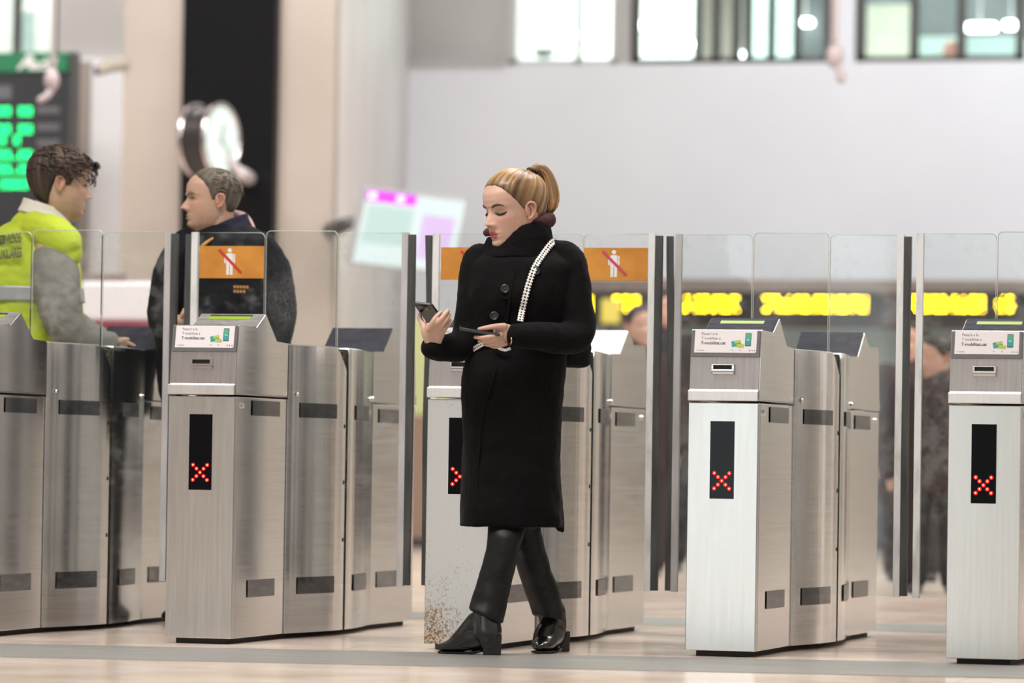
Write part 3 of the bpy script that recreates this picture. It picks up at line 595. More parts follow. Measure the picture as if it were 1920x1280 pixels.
        if side < 0 and k == 4: pass
        else:
            r0, r1 = (p0-.025, p0) if side < 0 else (p1, p1+.027)
            mesh('rubber_seal', strips(r0, r1, z0, z1-.006, gy+.006, .010, .005 if (side < 0 and k in (2, 3)) else .0015, k*5+side), M_rubber, fl)
        if (side < 0 and sign_l): no_entry(fl, -.290, -.026, gy-.0012, False)
        if (side > 0 and sign_r): no_entry(fl, .277, .528, gy-.0012, True)
    out = rrect2(-.020, .268, 1.098, 1.552, .018, (1, 1, 0, 0))
    mg = mesh('fixed_glass', slab(out, (0, gy, 0), (1, 0, 0), (0, 0, 1), (0, 1, 0), .012), M_glassdirty if k in (1, 3) else M_glass, g)
    mesh('glass_rim', sweep([(x, gy+.006, z) for x, z in out], [.0016]*len(out), n=len(out), seg=6, rnd=False), M_edge, mg)
    return g
make_gate(0, 'steel ticket gate at left edge below the man in yellow vest, front cut off', False, False, M_greytop, M_front)
make_gate(1, 'steel ticket gate with grey reader top, in front of the man in dark jacket', True, False, M_greytop, M_front)
make_gate(2, 'steel ticket gate partly hidden behind the woman in black, rust stained at its foot', True, True, M_navy, M_rust)
make_gate(3, 'steel ticket gate right of woman with the brightest, nearly white front panel', False, False, M_navy, M_front)
make_gate(4, 'rightmost steel ticket gate, its right side cut off by the picture edge', False, False, M_navy, M_front)

# ================================================================ PEOPLE
def skinmat(name, c1, c2):
    m = mat(name, c1, .48, sss=.12); N, L, b = nt(m)
    a = N.new('ShaderNodeAttribute'); a.attribute_name = 'tint'
    nz = N.new('ShaderNodeTexNoise'); nz.inputs['Scale'].default_value = 40; nz.inputs['Detail'].default_value = 4
    r = N.new('ShaderNodeValToRGB'); r.color_ramp.elements[0].color = (.93, .93, .93, 1); r.color_ramp.elements[1].color = (1.05, 1.05, 1.05, 1)
    mx = N.new('ShaderNodeMix'); mx.data_type = 'RGBA'; mx.blend_type = 'MULTIPLY'; mx.inputs[0].default_value = 1
    L.new(nz.outputs[0], r.inputs[0]); L.new(a.outputs['Color'], mx.inputs[6]); L.new(r.outputs[0], mx.inputs[7]); L.new(mx.outputs[2], b.inputs['Base Color']); return m
M_skin = skinmat('skin', (.6, .38, .28), None)
def hairmat(name, rough):
    m = mat(name, (.2, .1, .05), rough, spec=.5); N, L, b = nt(m); a = N.new('ShaderNodeAttribute'); a.attribute_name = 'tint'; L.new(a.outputs['Color'], b.inputs['Base Color']); return m
M_hair = hairmat('hair', .38); M_hairm = hairmat('short_hair', .55)

TT = np.linspace(-.08, 1.0, 400)
def prof(xs, ys, s=7):
    y = np.interp(TT, xs, ys); k = np.exp(-.5*(np.arange(-20, 21)/s)**2); k /= k.sum(); yp = np.pad(y, 20, mode='reflect', reflect_type='odd')
    return np.convolve(yp, k, 'valid')
class Head:
    """head in units of its height: x = own left, y = forward, t = 0 chin .. 1 crown"""
    def __init__(s, o, fw, hh, tilt=0, male=False, roll=0, nose=1.0, jaw=1.0):
        f = np.asarray(fw, float); f /= np.linalg.norm(f); u = np.array([0, 0, 1.])-f*f[2]; u /= np.linalg.norm(u); l = np.cross(u, f)
        if roll: l, u = l*math.cos(roll)+u*math.sin(roll), u*math.cos(roll)-l*math.sin(roll)
        s.o, s.f, s.u, s.l, s.hh, s.male, s.nose = np.asarray(o, float), f, u, l, hh, male, nose
        xs = [-.08, 0, .05, .1, .2, .3, .4, .5, .58, .66, .75, .85, .93, .98, 1.0]
        s.F = prof(xs, [.31, .385, .415, .42, .43, .432, .425, .418, .44, .447, .435, .37, .265, .14, .0], 5)
        s.B = prof(xs, [.10, .12, .14, .17, .25, .33, .40, .44, .465, .47, .455, .39, .28, .15, 0], 5)
        wj = np.array([.10, .145, .185, .215, .26, .288, .305, .315, .325, .33, .325, .285, .205, .11, 0])
        wj[:5] *= jaw; s.Wd = prof(xs, wj, 5)
    def fbw(s, t): return np.interp(t, TT, s.F), np.interp(t, TT, s.B), np.interp(t, TT, s.Wd)
    def inside(s, p):
        t = p[..., 2]+.5; f, b, w = s.fbw(t); x, y = np.abs(p[..., 0]), p[..., 1]; e = 1e-5
        n = np.where(y > 0, 2.25, 2.0); d = np.where(y > 0, y/(f+e), -y/(b+e))
        return ((x/(w+e))**n+np.abs(d)**n < 1) & (t < 1) & (t > -.08)
    def R(s, d):
        lo = np.zeros(d.shape[:-1]); hi = np.full(d.shape[:-1], .9)
        for _ in range(22):
            mid = (lo+hi)/2; i = s.inside(d*mid[..., None]); lo = np.where(i, mid, lo); hi = np.where(i, hi, mid)
        return lo
    def feat(s, x, t):
        g = lambda x0, t0, sx, st: np.exp(-((np.abs(x)-x0)/sx)**2-((t-t0)/st)**2)
        h = np.interp(t, [.275, .312, .338, .40, .48, .55], [0, .05, .115, .082, .03, 0])*s.nose; w = np.interp(t, [.3, .34, .45, .55], [.07, .06, .042, .04])
        r = h*np.exp(-(x/w)**2)+.022*g(.062, .322, .03, .028)
        r += -.034*g(.155, .50, .08, .05)+(.016 if s.male else .009)*g(.13, .575, .12, .03)+.012*g(.21, .40, .09, .07)
        r += .022*g(.155, .495, .062, .032)
        r += .020*g(.0, .213, .085, .020)+.026*g(0, .168, .075, .022)-.016*g(0, .190, .10, .008)-.014*g(0, .120, .09, .022)+.018*g(0, .06, .10, .05)
        r += -.012*g(.16, .25, .08, .08)*(1 if s.male else .4)-.008*g(0, .26, .02, .03)
        return r
    def surfy(s, x, t):
        f, b, w = s.fbw(t); return f*(1-np.minimum(1, np.abs(x)/w)**2.25)**(1/2.25)+s.feat(x, t)
    def P(s, x, y, t): return s.o+s.hh*(np.multiply.outer(np.asarray(x, float), s.l)+np.multiply.outer(np.asarray(y, float), s.f)+np.multiply.outer(np.asarray(t, float)-.5, s.u))
    def face(s, x, t, lift=0): x, t = np.asarray(x, float), np.asarray(t, float); return s.P(x, s.surfy(x, t)+lift, t)
    def skull(s, nu=200, nv=150):
        u = np.linspace(-math.pi, math.pi, nu, endpoint=False); az = u-.5*np.sin(u)
        v = np.linspace(-math.pi/2+.01, math.pi/2-.01, nv); e = v-.22*np.sin(2*v)
        E_, A_ = np.meshgrid(e, az, indexing='ij'); d = np.stack([np.cos(E_)*np.sin(A_), np.cos(E_)*np.cos(A_), np.sin(E_)], -1)
        p = d*s.R(d)[..., None]; x, y, t = p[..., 0], p[..., 1], p[..., 2]+.5
        y = y+s.feat(x, t)*np.clip((y-.12)/.12, 0, 1)
        return s.P(x, y, t), np.stack([x, y, t], -1)
    def tints(s, q, base, lip, cheek):
        x, y, t = q[:, 0], q[:, 1], q[:, 2]; c = np.tile(np.asarray(base, float), (len(x), 1)); fr = y > .2
        def mix(c, m, k): return c+(np.asarray(k)-c)*m[:, None]
        g = lambda x0, t0, sx, st: np.exp(-((np.abs(x)-x0)/sx)**2-((t-t0)/st)**2)*fr
        c = mix(c, .45*g(.2, .36, .12, .09), cheek); c = mix(c, .3*g(0, .34, .07, .05), cheek)
        lw = .098*(1-((t-.19)/.062)**2).clip(0, 1)**.5
        m = np.clip((lw-np.abs(x))/.012, 0, 1)*fr*((t > .145) & (t < .232)); c = mix(c, m*(1 if not s.male else .45), lip)
        c = mix(c, .6*g(0, .190, .09, .006), np.asarray(lip)*.35)
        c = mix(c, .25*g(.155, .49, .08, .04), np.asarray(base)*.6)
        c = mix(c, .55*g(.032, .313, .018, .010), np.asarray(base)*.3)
        if s.male: c = mix(c, .22*fr*np.clip((.30-t)/.06, 0, 1), np.asarray(base)*np.array([.55, .55, .6]))
        return c
    def ear(s, sd):
        c = lambda x, y, t: s.P(sd*(x-(0 if s.male else .012)), y+(0 if s.male else .05), t)
        M_ = np.stack([s.l*sd, s.f, s.u], 1); a = .25
        Rr = np.array([[math.cos(.35), math.sin(.35), 0], [-math.sin(.35), math.cos(.35), 0], [0, 0, 1]])
        R2 = np.array([[1, 0, 0], [0, math.cos(.22), math.sin(.22)], [0, -math.sin(.22), math.cos(.22)]])
        body = ellipsoid(c(.335, -.025, .455), np.array([.020, .055, .098])*s.hh, 20, 14, M_@Rr@R2)
        rim = [(.335, .01, .40), (.338, .005, .49), (.352, -.02, .55), (.372, -.07, .565), (.382, -.115, .53), (.375, -.12, .47), (.36, -.095, .41), (.345, -.06, .365), (.338, -.025, .355), (.335, -.01, .375)]
        tube = sweep([c(*r) for r in rim], [.010*s.hh, .013*s.hh, .016*s.hh, .018*s.hh, .018*s.hh, .016*s.hh, .018*s.hh, .024*s.hh, .02*s.hh, .01*s.hh], seg=8)
        inner = sweep([c(.345, -.07, .40), c(.36, -.085, .46), c(.355, -.06, .52)], [.012*s.hh]*3, seg=8)
        return [body, tube, inner]
def slerp(a, b, t):
    w = math.acos(max(-1, min(1, float(a@b)))); return (np.sin((1-t)*w)[:, None]*a+np.sin(t*w)[:, None]*b)/math.sin(w)
def hair_cap(H, line, pole, thick, nphi=260, ns=26, groove=.006, cols=None, rootdark=.5, seed=1, cut=.006):
    r_ = np.random.default_rng(seed); az = np.linspace(0, 2*math.pi, nphi, endpoint=False); lx = np.array([a for a, _ in line]); ly = np.array([b for _, b in line])
    pole = np.asarray(pole, float); pole /= np.linalg.norm(pole); s = np.linspace(0, 1, ns); P_ = []; C_ = []
    j1 = np.convolve(r_.normal(size=nphi+8), np.ones(3)/3, 'same')[:nphi]; j2 = np.convolve(r_.normal(size=nphi+8), np.ones(9)/9, 'same')[:nphi]
    for i, a in enumerate(az):
        ad = math.degrees(a if a <= math.pi else 2*math.pi-a); t = float(np.interp(ad, lx, ly))+.004*j1[i]
        f, b, w = H.fbw(t); p = np.array([w*math.sin(a), (f if math.cos(a) > 0 else b)*math.cos(a), t-.5]); hd = p/np.linalg.norm(p)
        d = slerp(hd, pole, np.linspace(0, .995, ns)); R_ = H.R(d); x = d[:, 0]*R_; tt = d[:, 2]*R_+.5
        h = np.interp(s, [x_ for x_, _ in thick], [y_ for _, y_ in thick])*np.interp(ad, [0, 180], [1, 1])+groove*(j1[i]+.8*j2[i])*np.sin(np.pi*np.clip(s*1.1, 0, 1))
        q = d*(R_+h)[:, None]; P_.append(np.concatenate([(d[0]*(R_[0]-cut))[None], q])); k = r_.random()
        c = cols[0]+(cols[1]-cols[0])*np.clip(.44+.36*j1[i]+.55*j2[i], 0, 1)
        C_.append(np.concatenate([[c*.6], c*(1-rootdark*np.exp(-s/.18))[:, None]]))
    P_ = np.array(P_).transpose(1, 0, 2); C_ = np.array(C_).transpose(1, 0, 2)
    v, fc = rings(H.P(P_[..., 0], P_[..., 1], P_[..., 2]+.5)); fc = fc[:(ns)*nphi]+fc[-nphi:]
    col = np.concatenate([C_.reshape(-1, 3), C_[0].mean(0)[None], C_[-1].mean(0)[None]])
    return (v, fc), col
def strand(path, r, seg=4, n=9):
    P = catmull(path, n); rad = r*np.array([.7]+[1]*(n-3)+[.6, .12]); T = np.gradient(P, axis=0); T /= np.linalg.norm(T, axis=1)[:, None]+1e-9; th = np.linspace(0, 2*math.pi, seg, endpoint=False); R_ = []
    A = np.cross(T[0], [.3, .5, .7]); A /= np.linalg.norm(A)
    for p, t, q in zip(P, T, rad):
        a = A-t*(A@t); a /= np.linalg.norm(a); b = np.cross(t, a); R_.append(p+np.outer(np.cos(th)*q, a)+np.outer(np.sin(th)*q, b))
    return rings(np.array(R_))
class Fig:
    """a person measured at viewing depth D: W(px, py, dy) is the point dy metres behind that depth, in the figure's own frame"""
    def __init__(s, px, D):
        s.D = D; b = atD(px, 900, D); s.base = np.array([b[0], b[1], 0]); s.S = F/D
        c, n = math.cos(YAW), math.sin(YAW); s.M = np.array([[c, n, 0], [-n, c, 0], [0, 0, 1]])
    def W(s, px, py, dy=0): return s.M@(atD(px, py, s.D+dy)-s.base)
    def path(s, pts): return [s.W(*p) for p in pts]
    def sweep(s, pts, rad, **k): return sweep(s.path(pts), rad, **k)
    def torso(s, rows, seg=40, pw=2.3, grow=0):
        """rows: (py, xl, xr, half depth, centre dy)"""
        R_ = []; ys = np.array(rows, float); th = np.linspace(0, 2*math.pi, seg, endpoint=False); c, n = np.cos(th), np.sin(th)
        c = np.sign(c)*abs(c)**(2/pw); n = np.sign(n)*abs(n)**(2/pw)
        for y, xl, xr, hd, dy in catmull(ys, (len(rows)-1)*4+1):
            a = s.W((xl+xr)/2, y, dy); hw = (xr-xl)/2/s.S+grow; R_.append(a+np.stack([c*hw, n*(hd+grow), 0*c], -1))
        return rings(np.array(R_))
    def front(s, rows, px, py, pw=2.3):
        r_ = np.array(rows, float); o = np.argsort(r_[:, 0]); r_ = r_[o]; xl, xr, hd, dy = (np.interp(py, r_[:, 0], r_[:, k]) for k in (1, 2, 3, 4))
        u = min(1, abs(px-(xl+xr)/2)/((xr-xl)/2)); return dy-hd*(1-u**pw)**(1/pw)
    def root(s, name, label, cat, group=None): return empty(name, s.base, YAW, label, cat, group)
def folds(o, strength, size, seed=0, depth=2):
    t = bpy.data.textures.new('folds', 'CLOUDS'); t.noise_scale = size; t.noise_depth = depth
    m = o.modifiers.new('folds', 'DISPLACE'); m.texture = t; m.strength = strength; m.mid_level = .5; m.texture_coords = 'LOCAL'; return o
def cloth(name, c1, c2, rough=.85, sc=900, sheen=.0, bump=.25):
    m = mat(name, c1, rough, sheen=sheen, spec=.15 if c1[0] < .03 else .3); return noise_color(m, c1, c2, (sc, sc, sc), 3, .3, .7, bump=bump, bdist=.001)
def eyes(H, par, looking_down, iris=(.08, .05, .03), brow=(.06, .035, .02), only=None):
    ms = mat('brow_%d' % int(brow[0]*1000), brow, .7); mk = mat('lash', (.012, .009, .008), .6)
    kb = 1.6 if H.male else 1.1
    for sd in (1, -1):
        X = lambda a: sd*np.asarray(a)
        bp = H.face(X([.075, .12, .175, .225]), np.array([.566, .585, .592, .572]), .004); mesh('eyebrow', sweep(bp, [(.008*H.hh, .014*H.hh*kb), (.010*H.hh, .018*H.hh*kb), (.008*H.hh, .014*H.hh*kb), (.003*H.hh, .005*H.hh)], seg=8, ref=H.f), ms, par, smooth=True)
        if looking_down:
            lp = H.face(X([.092, .125, .16, .195, .222]), np.array([.482, .464, .458, .466, .484]), .004); mesh('eyelashes', sweep(lp, [.007*H.hh, .013*H.hh, .016*H.hh, .017*H.hh, .008*H.hh], seg=8), mk, par, smooth=True)
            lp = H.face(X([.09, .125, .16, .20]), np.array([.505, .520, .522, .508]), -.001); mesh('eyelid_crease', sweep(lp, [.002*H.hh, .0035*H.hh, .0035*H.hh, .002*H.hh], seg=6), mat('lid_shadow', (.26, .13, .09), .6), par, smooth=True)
        else:
            e = H.face(sd*.153, .492, -.042); mesh('eye', ellipsoid(e, [.042*H.hh]*3, 16, 12), mat('eye_white', (.36, .32, .30), .3), par, smooth=True)
            d = H.f; mesh('iris', ellipsoid(e+d*.026*H.hh, [.020*H.hh]*3, 12, 10), mat('dark_iris', iris, .1), par, smooth=True)
            for tt, r in ((.512, .010), (.474, .005)):
                lp = H.face(X([.098, .153, .215]), np.array([.49, tt, .488]), .006); mesh('eyelashes', sweep(lp, [.004*H.hh, r*H.hh, .004*H.hh], seg=8), mk if tt > .5 else M_lid, par, smooth=True)
M_lid = mat('lid_skin', (.42, .24, .17), .6)
def body(par, H, parts, tint, lip, cheek, voxel=.0022, ears=(1, -1)):
    v1, q = H.skull(); hv, hf = rings(v1); hq = np.concatenate([q.reshape(-1, 3), q[0].mean(0)[None], q[-1].mean(0)[None]])
    col = H.tints(hq, tint, lip, cheek)
    ev, ef = join([e for sd in ears for e in H.ear(sd)]); er = np.tile(np.asarray(tint)*np.array([1.03, .86, .82]), (len(ev), 1))
    bv, bf = fuse(parts, voxel, 4, .5); bc = np.tile(np.asarray(tint)*.97, (len(bv), 1))
    V, Fc = join([(hv, hf), (ev, ef), (bv, bf)])
    return mesh('body', (V, Fc), M_skin, par, smooth=True, col=np.concatenate([col, er, bc]))

# ---------------------------------------------------------------- the woman in black
A_ = Fig(965, 15.85); W_ = A_.W
wr = A_.root('person', 'woman in a long black coat with a blonde ponytail, looking at her phone', 'person')
HW = Head(W_(966, 390, -.03), (-.81, -.585, -.18), .258, male=False, nose=.92)
hp = lambda *p: W_(*p)
def chain(pts, rad, **k): return sweep([W_(*p) for p in pts], rad, seg=12, **k)
hand_r = [
    sweep([W_(815, 655, -.165), W_(814, 643, -.185), W_(814, 628, -.20), W_(817, 612, -.205)], [(.020, .024), (.015, .026), (.0135, .036), (.0125, .037)], ref=(0, 1, 0), seg=16),
    sweep([W_(803, 640, -.19), W_(798, 622, -.19), W_(794, 608, -.18)], [.014, .016, .011], seg=12),
    chain([(799, 622, -.19), (792, 607, -.175), (787, 596, -.16), (788, 588, -.150)], [.0125, .0105, .0092, .0072]),
    chain([(805, 617, -.215), (811, 605, -.228), (818, 594, -.222), (826, 586, -.195)], [.0115, .0100, .0088, .0070]),
    chain([(815, 612, -.215), (824, 602, -.232), (832, 592, -.225), (840, 582, -.195)], [.0115, .0098, .0088, .0070]),
    chain([(823, 617, -.210), (830, 608, -.226), (837, 599, -.218), (843, 590, -.190)], [.0110, .0094, .0084, .0066]),
    chain([(828, 626, -.200), (834, 617, -.212), (839, 609, -.206), (844, 600, -.185)], [.0100, .0084, .0076, .0060])]
hand_l = [
    sweep([W_(982, 626, -.215), W_(962, 625, -.225), W_(948, 623, -.235), W_(932, 622, -.24)], [(.020, .022), (.017, .026), (.016, .030), (.013, .026)], ref=(0, 1, 0), seg=16),
    chain([(945, 612, -.245), (930, 612, -.262), (915, 614, -.268), (899, 617, -.268)], [.0130, .0105, .0092, .0075]),
    chain([(938, 628, -.255), (922, 631, -.275), (906, 633, -.275), (891, 632, -.265)], [.0110, .0095, .0085, .0065]),
    chain([(938, 634, -.250), (924, 638, -.268), (910, 640, -.265), (899, 639, -.252)], [.0108, .0092, .0084, .0066]),
    chain([(942, 640, -.240), (930, 644, -.256), (918, 646, -.252), (908, 645, -.24)], [.0104, .0088, .0080, .0064]),
    chain([(948, 644, -.228), (938, 648, -.240), (929, 650, -.238), (921, 649, -.23)], [.0092, .0078, .0072, .0060])]
frame_parts = [
    A_.sweep([(966, 790, 0), (968, 700, 0), (970, 600, 0), (974, 520, 0), (978, 470, 0)], [(.08, .10), (.08, .09), (.08, .10), (.07, .11), (.05, .06)]),
    A_.sweep([(978, 480, .0), (975, 440, -.005), (978, 405, .0)], [.055, .052, .055]),
    A_.sweep([(940, 490, -.01), (900, 500, -.02), (880, 560, -.02), (874, 640, -.01), (840, 650, -.10), (812, 655, -.165)], [.045, .045, .04, .036, .032, .026]),
    A_.sweep([(1010, 490, -.01), (1065, 500, -.03), (1084, 560, -.05), (1086, 632, -.08), (1030, 630, -.16), (972, 626, -.22)], [.045, .045, .04, .036, .03, .024]),
    A_.sweep([(950, 770, -.02), (950, 900, -.05), (945, 1010, -.07), (915, 1165, -.11), (914, 1190, -.115)], [.07, .055, .042, .035, .034]),
    A_.sweep([(985, 770, .03), (985, 900, .07), (995, 1020, .12), (1030, 1150, .22), (1038, 1185, .24)], [.07, .055, .042, .035, .034])]
wb = body(wr, HW, frame_parts+hand_r+hand_l, (.60, .385, .295), (.46, .10, .12), (.62, .30, .24))
eyes(HW, wr, True, brow=(.07, .04, .028))
C0_, C1_ = np.array([.10, .052, .028]), np.array([.58, .355, .15])
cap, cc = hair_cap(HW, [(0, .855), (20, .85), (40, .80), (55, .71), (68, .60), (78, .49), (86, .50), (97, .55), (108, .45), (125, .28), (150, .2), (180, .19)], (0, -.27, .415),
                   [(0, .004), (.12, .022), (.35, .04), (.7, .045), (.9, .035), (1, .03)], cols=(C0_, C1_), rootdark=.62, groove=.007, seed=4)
tie = HW.P(0, -.31, .965)
tail_c = [HW.P(0, -.29, .94), W_(1010, 315, .03), W_(1024, 330, .05), W_(1031, 358, .05), W_(1031, 385, .04), W_(1026, 398, .035)]
prt = [cap, sweep(tail_c, [.012, .018, .026, .03, .024, .004], seg=14)]; cl_ = [cc, np.tile(C0_+(C1_-C0_)*.3, (len(prt[1][0]), 1))]
tw = [.008, .016, .025, .030, .027, .014]
for k in range(170):
    a, rr = rng.random()*2*math.pi, math.sqrt(rng.random())*.98+.08; o = np.array([math.cos(a), math.sin(a), .25*math.sin(a)])*rr
    ln = .9+.22*rng.random(); pts = [np.asarray(c)+o*w for c, w in zip(tail_c, tw)]
    pts[-1] = pts[-2]+(pts[-1]-pts[-2])*(ln*1.1)+rng.normal(size=3)*.003
    st = strand(pts, .0019+.0012*rng.random(), 4, 12); prt.append(st); cl_.append(np.tile(C0_+(C1_-C0_)*min(1, .15+rng.random()*1.2), (len(st[0]), 1)))
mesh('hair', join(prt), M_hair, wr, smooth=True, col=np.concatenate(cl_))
mesh('hair_tie', sweep([np.asarray(tail_c[0])*.6+np.asarray(tail_c[1])*.4+.016*(math.cos(a)*HW.l+math.sin(a)*(HW.f*.8+HW.u*.6)) for a in np.linspace(0, 2*math.pi, 17)], [.006]*17, n=33, seg=8, rnd=False), mat('dark_hair_tie', (.03, .018, .012), .6), wr, smooth=True)
# clothes
M_coat = cloth('black_wool', (.003, .003, .0034), (.0055, .0055, .006), .9, 500, sheen=.04)
M_coat2 = cloth('black_wool_collar', (.0035, .0035, .004), (.007, .007, .008), .9, 500)
CT = [(987, 862, 1056, .165, .035), (960, 862, 1055, .165, .03), (900, 865, 1052, .16, .025), (840, 867, 1051, .155, .02), (790, 867, 1053, .15, .015), (745, 864, 1057, .15, .01), (700, 867, 1061, .15, .0), (665, 876, 1063, .14, .0), (640, 882, 1064, .135, 0),
      (600, 875, 1064, .14, -.005), (560, 870, 1070, .15, -.01), (525, 872, 1078, .14, -.01), (495, 878, 1084, .12, -.01), (475, 893, 1070, .09, 0), (460, 918, 1044, .07, 0), (450, 930, 1034, .055, 0)]
coat = fuse([A_.torso(CT),
    A_.sweep([(915, 480, -.01), (896, 493, -.015), (885, 560, -.03), (877, 625, -.035), (862, 647, -.06), (836, 652, -.11), (812, 652, -.165)], [.048, .058, .055, .057, .056, .050, .042]),
    A_.sweep([(1036, 472, -.01), (1065, 489, -.02), (1078, 555, -.04), (1082, 620, -.06), (1056, 634, -.12), (1015, 631, -.185), (969, 628, -.225)], [.045, .060, .059, .064, .056, .050, .042]),
    A_.sweep([(1040, 940, .06), (1050, 985, .07), (1055, 994, .07)], [.03, .02, .008])], .0045, 5, .5)
co = mesh('coat', coat, M_coat, wr, smooth=True); folds(co, .011, .07)
front = lambda x, y, l=0: W_(x, y, A_.front(CT, x, y)-l)
for nm, pts, r in (('front_edge', [(962, 520), (956, 560), (946, 640), (925, 710), (906, 775), (898, 860), (893, 982)], .0045), ('lapel_edge', [(930, 492), (918, 512), (926, 540), (948, 560), (958, 540), (968, 505)], .004), ('pocket_welt', [(1010, 702), (1022, 725), (1032, 752)], .006)):
    mesh(nm, sweep([front(x, y, .001) for x, y in pts], [r]*len(pts), seg=8), M_coat2, co, smooth=True)
for x, y in ((1004, 507), (947, 541), (927, 592)):
    c = front(x, y, .004); n = np.array([(x-968)/260, -1, 0]); n /= np.linalg.norm(n)
    bt = mesh('button', join([cyl(c, n, .0155, .006, 24), sweep([c+n*.007+.0125*np.array([math.cos(a), n[0]*-0*math.cos(a), math.sin(a)]) for a in np.linspace(0, 2*math.pi, 21)], [.0024]*21, n=21, seg=6, rnd=False)]), mat('black_button', (.03, .03, .033), .35), co)
# high black collar and maroon scarf
def neckring(rows, seg=40):
    R_ = []
    th = np.linspace(0, 2*math.pi, seg, endpoint=False)
    for (cxp, cyp, rx, ry, slope, dy) in rows:   # slope: px rise per px to the right
        c = W_(cxp, cyp, dy); R_.append(c+np.stack([np.cos(th)*rx, np.sin(th)*ry, np.cos(th)*rx*slope], -1))
    R_ = np.array(R_); inner = R_[::-1]*1.0; c = R_.mean(1, keepdims=True); inner = (c+(R_-c)*.86)[::-1]
    return rings(np.concatenate([R_, inner]))
col = fuse([neckring([(968, 485, .150, .115, .0, 0), (970, 466, .128, .105, .10, -.005), (971, 450, .120, .10, .22, -.01), (970, 436, .112, .095, .30, -.012), (969, 428, .104, .09, .34, -.012)])], .004, 4, .5)
cm = mesh('high_collar', col, M_coat2, wr, smooth=True); folds(cm, .01, .05)
th = np.linspace(0, 2*math.pi, 33)
scf = sweep([W_(970+58*math.cos(a), 424-22*math.cos(a)*.55-2*math.sin(a), .02+.088*math.sin(a)) for a in th], [(.020+.008*math.cos(a)) for a in th], n=97, seg=14, rnd=False)
so = mesh('scarf', scf, cloth('maroon_scarf', (.050, .012, .020), (.085, .022, .034), .75, 160, bump=.4), wr, smooth=True); folds(so, .010, .03)
# trousers and boots
M_leather = noise_color(mat('black_leather_trousers', (.012, .012, .012),   .5, spec=.28), (.006, .006, .006), (.011, .011, .011), (60, 60, 60), bump=.15, bdist=.002)
tr = fuse([A_.torso([(962, 914, 988, .07, -.02), (980, 914, 988, .075, -.03), (1005, 913, 983, .08, -.06), (1036, 909, 974, .08, -.07), (1080, 897, 963, .078, -.08), (1124, 885, 951, .078, -.095), (1148, 878, 944, .080, -.11), (1156, 878, 943, .080, -.11)], pw=2),
           A_.torso([(940, 952, 1012, .085, .06), (1000, 956, 1016, .085, .09), (1061, 968, 1034, .08, .13), (1099, 979, 1047, .08, .16), (1139, 992, 1058, .08, .20), (1158, 999, 1062, .08, .215)], pw=2),
           A_.sweep([(958, 965, .02), (985, 965, .03)], [.06, .06])], .004, 6, .5)
tv = np.array(tr[0]); zt, zh = W_(915, 1070, -.1)[2], W_(915, 1152, -.1)[2]; dv = W_(960, 1100, .03)[1]
fl_ = (tv[:, 1] < dv); rmp = np.clip((zt-tv[:, 2])/(zt-zh), 0, 1)**1.5
tv[:, 2] -= np.where(fl_, (tv[:, 0]-W_(911, 1150, -.1)[0])*.36, (tv[:, 0]-W_(1030, 1150, .2)[0])*.16)*rmp
tr = (tv, tr[1])
to = mesh('trousers', tr, M_leather, wr, smooth=True); folds(to, .016, .12)
M_boot = noise_color(mat('black_boot_leather', (.008, .008, .008), .22, spec=.6, coat=.3), (.006, .006, .006), (.012, .012, .012), (40, 40, 40), bump=.08, bdist=.002)
def flat(vf, z): v = np.array(vf[0]); v[:, 2] = np.maximum(v[:, 2], z); return v, vf[1]
b1 = fuse([A_.sweep([(912, 1152, -.115), (912, 1168, -.115), (914, 1188, -.115), (916, 1200, -.115)], [.047, .050, .051, .040]),
           A_.sweep([(923, 1190, -.115), (903, 1193, -.105), (880, 1197, -.09), (858, 1206, -.075), (838, 1211, -.062), (822, 1213, -.052)], [(.034, .030), (.036, .042), (.039, .044), (.041, .030), (.036, .019), (.014, .010)], ref=(0, 1, 0)),
           A_.sweep([(893, 1165, -.105), (872, 1186, -.085), (852, 1200, -.07)], [(.03, .036), (.034, .03), (.03, .018)])], .0028, 5, .5)
bo = mesh('boot', flat(b1, .004), M_boot, wr, smooth=True)
hz = W_(923, 1228, -.115)[2]
def heel(pts_top, pts_bot, w, dyt): pass
def block(px0, px1, pyt, dy, hw, zb, taper=.94):
    a, b = W_(px0, pyt, dy), W_(px1, pyt, dy); zt = a[2]; c = (a+b)/2; hx = (b[0]-a[0])/2
    return np.array([(c[0]+sx*hx*(taper if z == zb else 1), c[1]+sy*hw*(taper if z == zb else 1), z) for z in (zb, zt) for sx, sy in ((-1, -1), (1, -1), (1, 1), (-1, 1))]), BF
mesh('heel', block(905, 941, 1188, -.115, .031, .002), mat('black_boot_heel', (.012, .011, .010), .3), bo, bevel=.004)
sp_ = [W_(x, 1215, d) for x, d in ((905, -.107), (880, -.092), (858, -.077), (838, -.063), (824, -.053))]
mesh('sole', sweep([np.array([p[0], p[1], .006+.010*(i == 0)]) for i, p in enumerate(sp_)], [(.030, .006), (.036, .006), (.040, .006), (.034, .006), (.012, .005)], seg=12), mat('black_boot_heel', (.012, .011, .010), .3), bo)
b2 = fuse([A_.sweep([(1034, 1146, .22), (1037, 1165, .235), (1039, 1185, .245), (1042, 1194, .25)], [.052, .050, .046, .036]),
           A_.sweep([(1048, 1186, .27), (1040, 1190, .22), (1028, 1197, .17), (1018, 1206, .12), (1013, 1210, .085), (1011, 1212, .065)], [(.032, .032), (.036, .046), (.041, .042), (.042, .028), (.034, .018), (.016, .010)], ref=(1, 0, 0)),
           A_.sweep([(1030, 1170, .19), (1020, 1188, .15), (1015, 1200, .12)], [(.032, .034), (.036, .03), (.032, .018)], ref=(1, 0, 0))], .0028, 5, .5)
bo2 = mesh('boot', flat(b2, .004), M_boot, wr, smooth=True)
